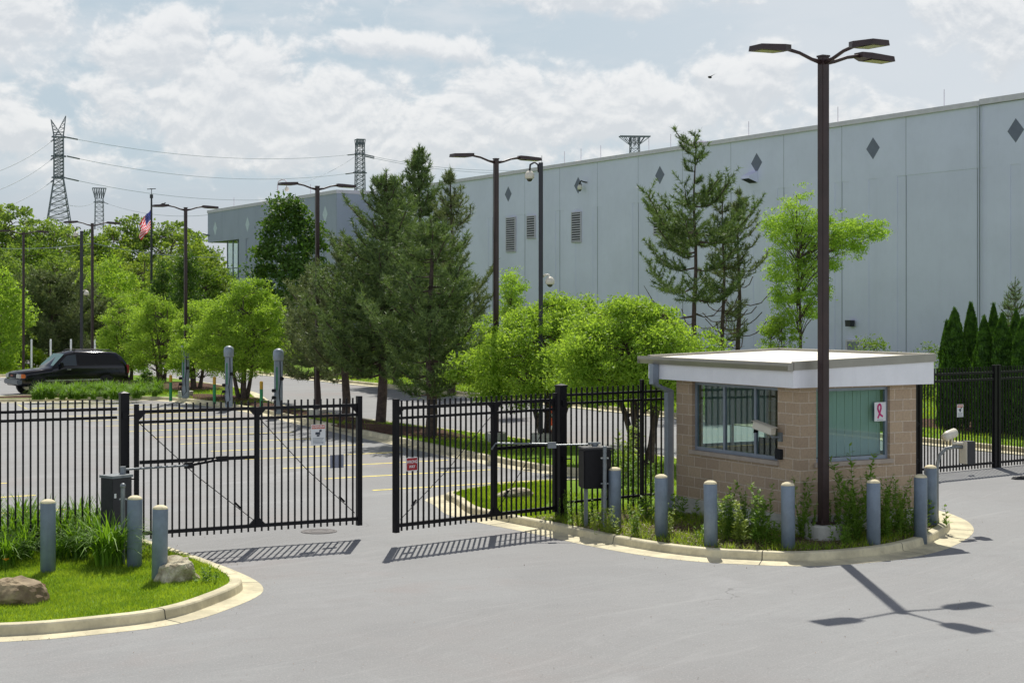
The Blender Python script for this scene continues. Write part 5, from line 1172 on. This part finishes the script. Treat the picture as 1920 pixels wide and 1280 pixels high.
WS = [(1172, 930, 4, 1.15, 'tall leafy weed against the fence left of the booth downspout'), (1200, 945, 4, .95, 'bushy weed between the black cabinet and the booth'), (1168, 905, 2, 1.5, 'tall thin pale weed climbing the fence right of the black cabinet'), (1205, 975, 3, .8, 'low weed in front of the fence between two bollards'),
      (1100, 985, 3, .7, 'low leafy weed below the black cabinet'), (1062, 975, 4, .6, 'dense weed at the foot of the right gate post'), (1130, 1000, 2, .55, 'small pale weed near the kerb before the black cabinet'), (1272, 975, 3, .8, 'dark broad-leaved weed at the booth corner by the downspout'),
      (1292, 960, 0, .5, 'small weed at the block wall left of the third window'), (1362, 1010, 0, .9, 'leafy weed right beside the bollard with the shadow'), (1386, 1008, 4, .85, 'bushy weed before the booth wall under the sill'), (1380, 1015, 2, .8, 'pale flowering weed before the booth wall'),
      (1428, 1020, 0, .95, 'tall narrow weed under the camera corner of the booth'), (1444, 1022, 3, .75, 'dark low weed left of the bollard by the lamp post'), (1502, 1008, 1, .9, 'tall dark weed between a bollard and the lamp base'), (1512, 1012, 4, .7, 'bushy weed hugging the lamp base on its left'),
      (1610, 1008, 1, 1.25, 'tallest spire-like weed right of the lamp post'), (1600, 1012, 0, 1.05, 'leafy weed beside the lamp base on its right'), (1622, 1016, 4, .95, 'dense bushy weed left of the bollard among tall weeds'), (1665, 1010, 4, 1.0, 'dense bushy weed right of the bollard among tall weeds'),
      (1684, 1005, 1, .85, 'spire-like weed before the right corner of the booth'), (1690, 1000, 2, .9, 'pale leafy weed before the right corner of the booth'), (1655, 1000, 2, .8, 'pale weed behind the bollard among tall weeds'), (1742, 984, 3, .85, 'round dark-leaved weed at the island tip by the paired bollards'),
      (1700, 1005, 3, .8, 'low dark weed left of the paired bollards'), (1580, 1022, 3, .6, 'low weed in front of the lamp base'), (1640, 1000, 4, 1.15, 'dense dark weed against the booth wall under the right window'), (1705, 990, 4, .9, 'bushy weed against the right corner of the booth'), (1575, 1002, 4, .9, 'bushy weed against the booth wall behind the lamp base'), (1410, 1000, 4, .8, 'bushy weed against the booth wall beneath the wall camera'), (1240, 1005, 2, .5, 'small pale weed at the foot of the downspout bollard'), (1320, 1015, 3, .5, 'low weed left of the bollard with the shadow'), (1190, 1005, 0, .45, 'small weed near the kerb between bollards'),
      (388, 1092, 3, .4, 'small bright weed on the lawn right of the pale boulder'), (1230, 930, 4, .8, 'leafy weed behind the downspout bollard'), (1140, 925, 0, .8, 'weed growing behind the black cabinet')]
for i, (px, py, k, s, l) in enumerate(WS): dup(WD[k], G(px, py, .13), i*1.1, l, 'weeds in the planting beds', s*1.12)
for p in WD:
    for c in list(p.children): bpy.data.objects.remove(c)
    bpy.data.objects.remove(p)

# dry leaves and grit lying on the asphalt, thicker along the gutters
rl = np.random.default_rng(9); n = 900; X = rl.uniform(-9, 10, n); Y = rl.uniform(17.5, 36, n); k = ~(inside(LPOLY, X, Y) | inside(RPOLY, X, Y)); X, Y = X[k], Y[k]
for q, off in ((LEFT, .08), (RIGHT, .08)):
    for p in offset(q, off): 
        if 18 < p.y < 38 and -9 < p.x < 10: m_ = rl.integers(2, 7); X = np.append(X, p.x+rl.normal(size=m_)*.12); Y = np.append(Y, p.y+rl.normal(size=m_)*.12)
C = np.stack([X, Y, np.full(len(X), .012)], 1); a_ = rl.normal(size=C.shape); a_[:, 2] *= .25; a_ = unit(a_)*rl.uniform(.006, .02, (len(X), 1)); b_ = unit(np.cross(a_, [0, 0, 1.0]))*.006
V, F = leaves(C, a_, b_); tag(npobj('leaf_litter', V, F, 'chip'), None, None, None, 'stuff')
# ---------------------------------------------------------------- trees
def broadleaf(name, label, loc, H, base_z, rx, ry, ncl, per, L, W, mat, seed, stems=3, prof=None, clr=.55, group=None, trunk_r=.09, cat='tree', bark='bark', flat=1.0, shift=(0, 0), droop=.2, inner=.35, rough=0.0):
    r = np.random.default_rng(seed); R_ = random.Random(seed); t = thing(name, label, cat, loc, 0, group)
    ph = r.uniform(0, 6.28, 4); cl = []
    pr = prof or (lambda q: math.sin(math.pi*min(1, max(.0, (q*.93+.09))))**.6)
    tries = 0
    while len(cl) < ncl and tries < ncl*20:
        tries += 1; q = r.uniform(0, 1); an = r.uniform(0, 6.28); f = r.uniform(inner, 1)**.6
        k = pr(q)*(1+.16*math.sin(2*an+ph[0])+.12*math.sin(3*an+ph[1]+q*4)+.08*math.sin(5*an+ph[2])+rough*(.13*math.sin(4*an+11*q+ph[3])+.10*math.sin(7*an-17*q+ph[0])))
        if R_.random() > .25+k: continue
        p = np.array([rx*k*f*math.cos(an)+shift[0]*q, ry*k*f*math.sin(an)+shift[1]*q, base_z+(H-base_z)*(q+r.normal()*(.02+.025*rough)+rough*.05*math.sin(3*an+ph[1]))])
        cl.append(p)
    cl = np.array(cl); n = len(cl); rad = clr*r.uniform(.45, 1.3, n)
    C = np.repeat(cl, per, 0); d = unit(r.normal(size=(n*per, 3))); d[:, 2] *= .6*flat; off = d*np.repeat(rad, per)[:, None]*r.uniform(.1, 1, (n*per, 1))**.5
    C = C+off; V, F = rleaves(r, C, L, W, unit(off+1e-6), droop); npobj('crown', V, F, mat, t)
    mb = MB(); st = []
    for s in range(stems):
        a = 6.28*s/stems+R_.random(); sp = .05+.10*(stems > 1); top = Vector((rx*.35*math.cos(a)*(stems > 1)+shift[0]*.6, ry*.35*math.sin(a)*(stems > 1)+shift[1]*.6, base_z+(H-base_z)*(.72+.15*R_.random())))
        b = Vector((sp*math.cos(a), sp*math.sin(a), -.1)); P = []
        for i in range(7):
            q = i/6; p = b.lerp(top, q); p.x += .10*rx*math.sin(q*3+a*3)*q; p.y += .08*rx*math.cos(q*4+a)*q; P.append(p)
        mb.tube(P, [trunk_r*(1-.82*i/6)*(1.25 if i == 0 else 1) for i in range(7)], 8); st.append(P)
    for p in cl[:min(n, 90)]:
        p = Vector(p); P = R_.choice(st); c = [q for q in P[1:] if q.z < p.z-.1] or [P[1]]; s0 = min(c, key=lambda q: (q-p).length); m_ = s0.lerp(p, .5)+Vector((0, 0, .12*(p-s0).length))
        mb.tube([s0, m_, p], [trunk_r*.28, trunk_r*.18, trunk_r*.06], 5, False)
    mb.build('trunk', bark, t); return t
def pine(label, loc, H, Rm, z0, seed, mat='needle', prof=None, step=.40, nb=6, tl=.19, tw=.030, k=15, trunk_r=.15, lean=(0, 0), dead=0, group=None, upang=.5, cat='pine tree', name='pine_tree', dens=1.0, sparse=.10):
    r = np.random.default_rng(seed); t = thing(name, label, cat, loc, 0, group); mb = MB(); TC, TA = [], []
    tr = lambda z: np.array([lean[0]*z/H+.05*math.sin(z*1.3+seed), lean[1]*z/H+.05*math.cos(z*1.1+seed), z])
    N = 10; mb.tube([tuple(tr(H*i/N) if i else np.array([0, 0, -.1])) for i in range(N+1)], [trunk_r*(1-.9*i/N) for i in range(N+1)], 9)
    z = z0; pr = prof or (lambda q: (1-q)**.75*(.55+.45*min(1, q*4+.4)))
    while z < H-.25:
        q = (z-z0)/(H-z0); n = max(3, int(round(nb*r.uniform(.7, 1.2)))); a0 = r.uniform(0, 6.28)
        for j in range(n):
            if r.random() < sparse: continue
            L = Rm*pr(q)*r.uniform(.45, 1.2)
            if L < .15: continue
            an = a0+6.28*j/n+r.normal()*.25; s0 = tr(z+r.normal()*.06); up = upang*(.15+q)+r.normal()*.1
            d = np.array([math.cos(an), math.sin(an), 0]); S_ = max(3, int(L/.21)); P = []
            for i in range(S_+1):
                f = i/S_; P.append(s0+d*L*f+np.array([0, 0, L*(up*f*.6+.30*f*f*f-.12*math.sin(f*3.1))])+r.normal(size=3)*.025*f)
            P = np.array(P); isdead = q < dead
            mb.tube([tuple(p) for p in P[::max(1, S_//3)]]+[tuple(P[-1])], [.035*(L/2+.3)]+[.02]*(len(P[::max(1, S_//3)])-1)+[.008], 5, False)
            if isdead:
                for i in range(1, S_):
                    sd = np.cross(d, [0, 0, 1])*(1 if i % 2 else -1); e = P[i]+(sd*.35+d*.25+[0, 0, .05])*L*.35; mb.tube([tuple(P[i]), tuple(e)], [.012, .004], 3, False)
                if r.random() < .7: continue
            st_ = .22 if L > .8 else 0
            for i in range(1, S_+1):
                f = i/S_
                if f < st_: continue
                ax = P[i]-P[i-1]; ax = ax/np.linalg.norm(ax)
                TC.append(P[i]); TA.append(ax+[0, 0, .5])
                TC.append(P[i]+[r.normal()*.05, r.normal()*.05, .10]); TA.append(np.array([0, 0, 1.0])+ax*.3)
                for sgn in (-1, 1):
                    sl = (.26+.36*(1-f))*min(L, 1.6)*r.uniform(.6, 1.2); sd = np.cross(ax, [0, 0, 1])*sgn; sd = sd/np.linalg.norm(sd)+ax*.8; sd = sd/np.linalg.norm(sd); sd = sd+[0, 0, r.uniform(.2, .9)]
                    m_ = max(1, int(round(sl/.15*dens)))
                    for u in range(1, m_+1): TC.append(P[i]+sd*sl*u/m_); TA.append(sd)
        z += step*r.uniform(.75, 1.25)*(1 if q < .8 else .7)
    for i in range(6): TC.append(tr(H-.1*i)); TA.append(np.array([0, 0, 1.0]))
    TC = np.array(TC); TA = unit(np.array(TA)); n = len(TC); C = np.repeat(TC, k, 0); A = np.repeat(TA, k, 0); d = unit(A*.6+r.normal(size=(n*k, 3))*.62+np.array([0, 0, .12]))
    l = tl*r.uniform(.7, 1.2, (n*k, 1)); C = C+A*r.uniform(-.1, .06, (n*k, 1)); s = unit(np.cross(d, r.normal(size=(n*k, 3))))*tw/2
    V = np.empty((n*k, 3, 3)); V[:, 0] = C-s; V[:, 1] = C+s; V[:, 2] = C+d*l
    npobj('needles', V.reshape(-1, 3), np.arange(3*n*k).reshape(-1, 3), mat, t); mb.build('trunk', 'barkp', t); return t
def xw(px, Y): return (px-CX)*Y/F_PX
# bright round trees on the median
def rt(label, px0, px1, ytop, ybot, pbase, ybase, seed, ncl, per, Y=None, stems=3, mat='lime', name='maple_tree', sx=None, L=.115, W=.042):
    b = G(pbase, ybase, .15); Y = b.y; cx = xw((px0+px1)/2, Y)-b.x; rx = xw(px1, Y)-xw(px0, Y)
    return broadleaf(name, label, b, ZH(ytop, Y)-.15, ZH(ybot, Y)-.15, rx/2*1.16, rx/2*1.05, ncl, per, L, W, mat, seed, stems, group='bright round trees on the median', shift=(cx*1.4, 0), trunk_r=.10, clr=.46, rough=1.0, prof=lambda q: (1-q**2)**.6*min(1, .72+q*1.2))
rt('bright round tree nearest the black car, left end of its row', 180, 280, 562, 688, 241, 712, 21, 150, 150)
rt('bright round tree second from the black car', 240, 346, 560, 690, 302, 716, 22, 150, 150)
rt('bright round tree third from the black car, beside a lamp post', 314, 422, 572, 700, 368, 728, 23, 150, 150)
rt('largest bright round tree behind the charging posts', 368, 556, 538, 692, 455, 748, 24, 360, 150, stems=4)
rt('bright round tree between the two-headed post and the guard booth', 886, 1206, 568, 742, 1030, 828, 25, 430, 160, stems=4, L=.11, W=.042)
rt('bright spreading tree on dark slanting stems right beside the booth', 1030, 1340, 574, 745, 1207, 868, 26, 380, 160, stems=5, L=.105, W=.040)
# pines
pine('large pine left of the gate gap with a bare leaning trunk', G(713, 792, .15), ZH(332, 57.6)-.15, 2.85, 1.7, 31, nb=6, dens=1.15, trunk_r=.19, lean=(.25, 0))
pine('broad pine standing in the gap behind the left gate leaf edge', G(807, 818, .15), ZH(418, 51.5)-.15, 2.5, 1.4, 32, nb=6, dens=1.15, trunk_r=.19)
pine('bushy pine beside the lamp post behind the left gate leaf', G(648, 780, .15), ZH(455, 61)-.15, 2.5, 1.5, 33, nb=5, mat='needlegrey', trunk_r=.17)
pine('low greyish pine left of the lamp post among the pines', G(596, 770, .15)+Vector((-.3, 2.5, 0)), ZH(505, 66)-.15, 2.3, 1.3, 34, mat='needlegrey')
pine('tall pine with the highest pointed top behind the median pines', D(786, 80, .1), ZH(280, 80), 2.8, 1.5, 35, nb=5, trunk_r=.22, k=12, tl=.24, tw=.038)
pine('tall pine beside the pale wall, right of the highest pine', D(846, 76, .1), ZH(322, 76), 2.6, 1.2, 36, nb=4, k=12, tl=.24, tw=.038, sparse=.3, mat='needlegrey', trunk_r=.2)
pine('tall pine just left of the highest pine', D(742, 84, .1), ZH(352, 84), 2.2, 1.5, 37, k=11, tl=.24, tw=.04)
oval = lambda q: .35+.65*math.sin(math.pi*min(1, .25+q*.62)) if q < .55 else (1-q)/.45*.85*.9+.12
pine('sparse pine with a tufted leader before the warehouse wall', D(1303, 64, .1), ZH(260, 64), 2.7, 2.8, 38, step=.5, nb=5, sparse=.5, prof=lambda q: .85+.5*q if q < .3 else (1.0 if q < .52 else (1.0-(q-.52)*2.4 if q < .73 else (.10 if q < .79 else .26))), dead=.14, k=20, trunk_r=.13, upang=.35)
pine('twin pine trunk left stem before the warehouse wall', D(1356, 66, .1), ZH(358, 66), 1.35, 2.6, 39, nb=4, sparse=.35, dead=.3, k=15, mat='needlegrey', trunk_r=.12)
pine('twin pine trunk right stem with long bare lower limbs', D(1385, 67, .1), ZH(360, 67), 1.7, 2.4, 40, nb=4, sparse=.4, dead=.38, k=14, mat='needlegrey', trunk_r=.13)
pine('dark spreading pine behind the black car', D(95, 108, .1), ZH(515, 108), 4.0, .8, 41, nb=5, k=12, tl=.3, tw=.06, mat='needlegrey', step=.55, prof=lambda q: (1-q)**.6)
pine('second dark pine behind the black car, nearer the lamp post', D(150, 112, .1), ZH(548, 112), 3.6, .8, 42, nb=5, k=12, tl=.3, tw=.06, mat='needlegrey', step=.55, prof=lambda q: (1-q)**.6)
pine('young spruce with an open pointed top behind the arborvitae', D(1905, 62, .1), ZH(525, 62), 1.3, .4, 43, nb=6, step=.33, k=10, tl=.09, tw=.014, upang=.15, cat='spruce tree', name='spruce_tree', trunk_r=.07)
pine('small spruce tip just left of the young spruce', D(1892, 66, .1), ZH(553, 66), 1.1, .4, 44, nb=6, step=.33, k=10, tl=.09, tw=.014, upang=.15, cat='spruce tree', name='spruce_tree', trunk_r=.06)
# honey locust, sapling, bushes
def locust(label, px, Y, ytop, rx, seed, tiers, shift=0, r0=.08):
    r = np.random.default_rng(seed); R_ = random.Random(seed); t = thing('locust_tree', label, 'tree', D(px, Y, .1)); mb = MB(); H = ZH(ytop, Y)-.1; C = []; trunk = [Vector((.08*math.sin(q*5), .05*math.cos(q*4), H*q)) for q in [i/8 for i in range(9)]]; trunk[0].z = -.1
    mb.tube(trunk, [r0*(1-.85*i/8) for i in range(9)], 8)
    for (x0, x1, py, yoff, th) in tiers:
        s0 = Vector((0, 0, max(1.5, ZH(py, Y)-1.2-.1))); z = ZH(py, Y)-.1; xa, xb = xw(x0, Y)-xw(px, Y), xw(x1, Y)-xw(px, Y)
        n = int(28*abs(xb-xa)+12)
        for i in range(n):
            q = R_.random(); p = Vector((xa+(xb-xa)*q, yoff+R_.gauss(0, .5), z+R_.gauss(0, th)-.12*abs(q-.5)))
            C.append(tuple(p))
            if i % 7 == 0: mb.tube([s0, s0.lerp(p, .5)+Vector((0, 0, .15)), p], [.022, .014, .004], 4, False)
    C = np.array(C); per = 40; n = len(C); d = unit(r.normal(size=(n*per, 3))); d[:, 2] *= .45; CC = np.repeat(C, per, 0)+d*r.uniform(.05, .33, (n*per, 1)); V, F = rleaves(r, CC, .10, .040, d, .25, .8)
    npobj('crown', V, F, 'locust', t); mb.build('trunk', 'bark', t); return t
locust('layered honey locust before the warehouse wall beside the tall lamp post', 1497, 58, 366, 2, 51, [(1468, 1512, 385, 0, .25), (1440, 1560, 412, .1, .2), (1436, 1530, 430, 0, .18), (1545, 1650, 422, -.2, .15), (1560, 1655, 437, 0, .12), (1450, 1600, 448, .2, .2), (1560, 1620, 462, 0, .15), (1445, 1530, 480, 0, .25), (1438, 1540, 510, .1, .2), (1450, 1555, 540, -.1, .2), (1530, 1570, 495, 0, .12), (1510, 1540, 580, 0, .15), (1450, 1520, 560, 0, .15)])
locust('thin bright sapling rising between the two-headed post and the camera mast', 957, 62, 506, 1, 52, [(945, 970, 520, 0, .15), (938, 984, 540, 0, .15), (940, 975, 562, 0, .15), (930, 985, 585, 0, .15)], r0=.035)
def bush(label, px, Y, ytop, wpx, seed, mat='midgreen', ybot=None, L=.1, W=.045, ncl=70, per=90, name='bush', prof=None, clr=.4, cat='bush', ry=None, stems=3, group=None):
    H = ZH(ytop, Y)-.1; rx = wpx*Y/F_PX/2; return broadleaf(name, label, D(px, Y, .1), H, (ZH(ybot, Y)-.1) if ybot else .15, rx, ry or rx*.9, ncl, per, L, W, mat, seed, stems, trunk_r=.04, clr=clr, prof=prof, cat=cat, group=group)
bush('bright green bushy tree just left of the locust trunk', 1462, 57, 572, 84, 61, 'lime', ncl=90, per=110, cat='tree', name='small_tree')
bush('loose dark shrub against the warehouse wall above the booth roof', 1636, 72, 630, 90, 62, 'midgreen', L=.13, W=.05, ncl=40, per=50, clr=.5)
bush('loose dark shrub left of the arborvitae above the booth roof', 1735, 70, 642, 80, 63, 'midgreen', L=.13, W=.05, ncl=40, per=60, clr=.5)
bush('dense dark pyramidal tree before the warehouse wing', 540, 118, 376, 200, 64, 'deepgreen', L=.30, W=.17, ncl=260, per=75, cat='tree', name='pyramidal_tree', prof=lambda q: (1-q)**.62*1.0+.12, clr=1.0, stems=1)
bush('dark conical shrub left of the pole below the flag', 306, 125, 490, 50, 65, 'deepgreen', L=.2, W=.1, ncl=100, per=70, cat='shrub', prof=lambda q: (1-q)**.5*.95+.1, clr=.6, stems=1, name='conical_shrub')
bush('dark conical shrub right of the flagpole behind a lamp post', 350, 118, 482, 76, 66, 'deepgreen', L=.2, W=.1, ncl=140, per=80, cat='shrub', prof=lambda q: (1-q)**.5*.95+.1, clr=.7, stems=1, name='conical_shrub')
bush('green tree behind the lamp posts with dark hollows', 205, 128, 487, 150, 67, 'lime', L=.22, W=.11, ncl=150, per=80, cat='tree', name='small_tree', clr=.9)
bush('bright green tree cut by the left edge of the picture', -10, 100, 500, 130, 68, 'lime', L=.2, W=.09, ncl=170, per=90, cat='tree', name='small_tree', clr=.8)
bush('low green bush at the left edge beyond the lot', 12, 104, 664, 70, 69, 'midgreen', L=.15, W=.07, ncl=60, per=70, clr=.5)
bush('tall bright grass-like bush behind the car windscreen', 62, 104, 655, 40, 70, 'grass', L=.3, W=.04, ncl=40, per=60, clr=.5)
bush('low pale-flowering shrub under the bright trees near the road', 276, 76, 697, 26, 71, 'deepgreen', L=.12, W=.05, ncl=20, per=60, clr=.25)
# arborvitae
def arbor(label, px, Y, ytop, wpx, seed):
    r = np.random.default_rng(seed); t = thing('arborvitae', label, 'arborvitae', D(px, Y, .12), 0, 'arborvitae beside the right gate'); H = ZH(ytop, Y)-.12; R0 = wpx*Y/F_PX/2; n = 15000
    q = r.uniform(0, 1, n)**.9; an = r.uniform(0, 6.28, n); lump = 1+.13*np.sin(an*3+q*9+seed)+.10*np.sin(an*5-q*17)+.06*np.sin(q*40+an*2)
    rr = R0*(1-q**2.0)**.62*(.75+.25*np.minimum(1, q*6+.3))*lump*r.uniform(.70, 1.04, n); C = np.stack([rr*np.cos(an), rr*np.sin(an), q*H+.02], 1); o = np.stack([np.cos(an), np.sin(an), np.zeros(n)], 1)
    a = unit(o*.35+np.array([0, 0, 1.0])+r.normal(size=(n, 3))*.28)*.055; b = unit(np.cross(a, o)+r.normal(size=(n, 3))*.5*.055)*.022; V, F = leaves(C, a, b)
    tip = 250; C2 = np.stack([r.normal(size=tip)*.03, r.normal(size=tip)*.03, H+r.uniform(-.3, .10, tip)], 1); V2, F2 = leaves(C2, np.tile([0, 0, .06], (tip, 1))+r.normal(size=(tip, 3))*.015, unit(r.normal(size=(tip, 3)))*.012)
    npobj('foliage', np.concatenate([V, V2]), np.concatenate([F, F2+len(V)]), 'cedar', t); MB().tube([(0, 0, -.1), (0, 0, H*.8)], [.07, .02], 8).build('trunk', 'bark', t)
for i, (px, Y, yt, w, l) in enumerate([(1790, 53, 582, 60, 'leftmost arborvitae of the row beside the right gate, double-topped'), (1775, 53.6, 606, 36, 'short arborvitae shoulder on the left flank of the row'), (1820, 57, 571, 44, 'arborvitae standing farther back, second from the left'), (1845, 51.5, 598, 50, 'arborvitae in the middle of the row, slightly shorter'),
                                        (1863, 56, 573, 36, 'arborvitae farther back right of the middle one'), (1880, 51, 592, 56, 'arborvitae right of the middle, in the front row'), (1918, 50, 600, 56, 'arborvitae cut by the right edge, front row'), (1905, 55, 585, 46, 'arborvitae behind the one cut by the right edge'), (1950, 51, 560, 60, 'arborvitae just beyond the right edge')]): arbor(l, px, Y, yt, w, 80+i)
# the woods: a few grown trees copied and turned
proto = []
for i, (m_, seed, rx) in enumerate([('farA', 91, 4.6), ('farB', 92, 4.2), ('farA', 93, 5.2), ('midgreen', 94, 4.4), ('farB', 95, 5.0)]):
    proto.append(broadleaf('wood_tree', 'x', (0, 0, -90), 14, 2.2, rx, rx, 120, 60, .40, .24, m_, seed, 2, trunk_r=.22, clr=1.25, group='trees of the wood beyond the lot', inner=.3))
WT = [(30, 190, 378, 0, 'tall tree of the wood at the left, under the horned pylon wires'), (88, 185, 398, 2, 'tree of the wood just left of the horned pylon base'), (-10, 195, 385, 1, 'tree of the wood cut by the left edge'), (128, 200, 425, 1, 'tree of the wood right of the horned pylon base'), (165, 190, 432, 3, 'tree of the wood below the small pylon'),
      (205, 195, 428, 1, 'tree of the wood between the small pylon and the flag'), (243, 200, 398, 0, 'tall open tree of the wood left of the flag'), (300, 200, 402, 2, 'tall tree of the wood right of the flag'), (340, 190, 438, 1, 'tree of the wood left of the lamp post above the bright trees'), (372, 195, 445, 3, 'tree of the wood right of the lamp post above the bright trees'), (402, 188, 476, 1, 'tree of the wood next to the glazed corner'),
      (60, 160, 448, 3, 'nearer tree of the wood behind the leftmost lamp posts'), (5, 150, 462, 0, 'nearer tree of the wood at the left edge'), (115, 155, 470, 2, 'nearer tree of the wood behind the thin camera mast'), (170, 150, 482, 1, 'nearer tree of the wood behind the second lamp post'), (235, 155, 470, 4, 'nearer pale tree of the wood below the flag'), (268, 150, 478, 1, 'nearer pale tree of the wood left of the flagpole foot'),
      (385, 150, 492, 3, 'nearer tree of the wood right of the conical shrubs'), (410, 152, 497, 0, 'nearer tree of the wood beside the wing'), (330, 160, 470, 2, 'nearer tree of the wood behind the conical shrubs'), (45, 130, 530, 1, 'low tree of the wood behind the leftmost lamp post'), (110, 135, 540, 3, 'low tree of the wood behind the dark pines'), (250, 138, 530, 4, 'low pale tree of the wood behind the bright trees'), (300, 140, 540, 1, 'low tree of the wood behind the second bright tree')]
for i, (px, Y, yt, k, l) in enumerate(WT):
    s = (ZH(yt, Y))/14.2; dup(proto[k], D(px, Y, 0), i*1.7, l, None, (s*(.95+.1*(i % 3)), s, s))
for p in proto:
    for c in list(p.children): bpy.data.objects.remove(c)
    bpy.data.objects.remove(p)
r = np.random.default_rng(77); n = 26000   # far-off undergrowth line that reads as one mass
X = r.uniform(-130, -25, n); Y = 205+r.uniform(-8, 25, n); Z = r.uniform(0, 1, n)**.8*(6.5+1.6*np.sin(X*.25)+1.2*np.sin(X*.61)); V, F = rleaves(r, np.stack([X, Y, Z], 1), 1.0, .6)
tag(npobj('undergrowth', V, F, 'farA'), None, None, None, 'stuff')
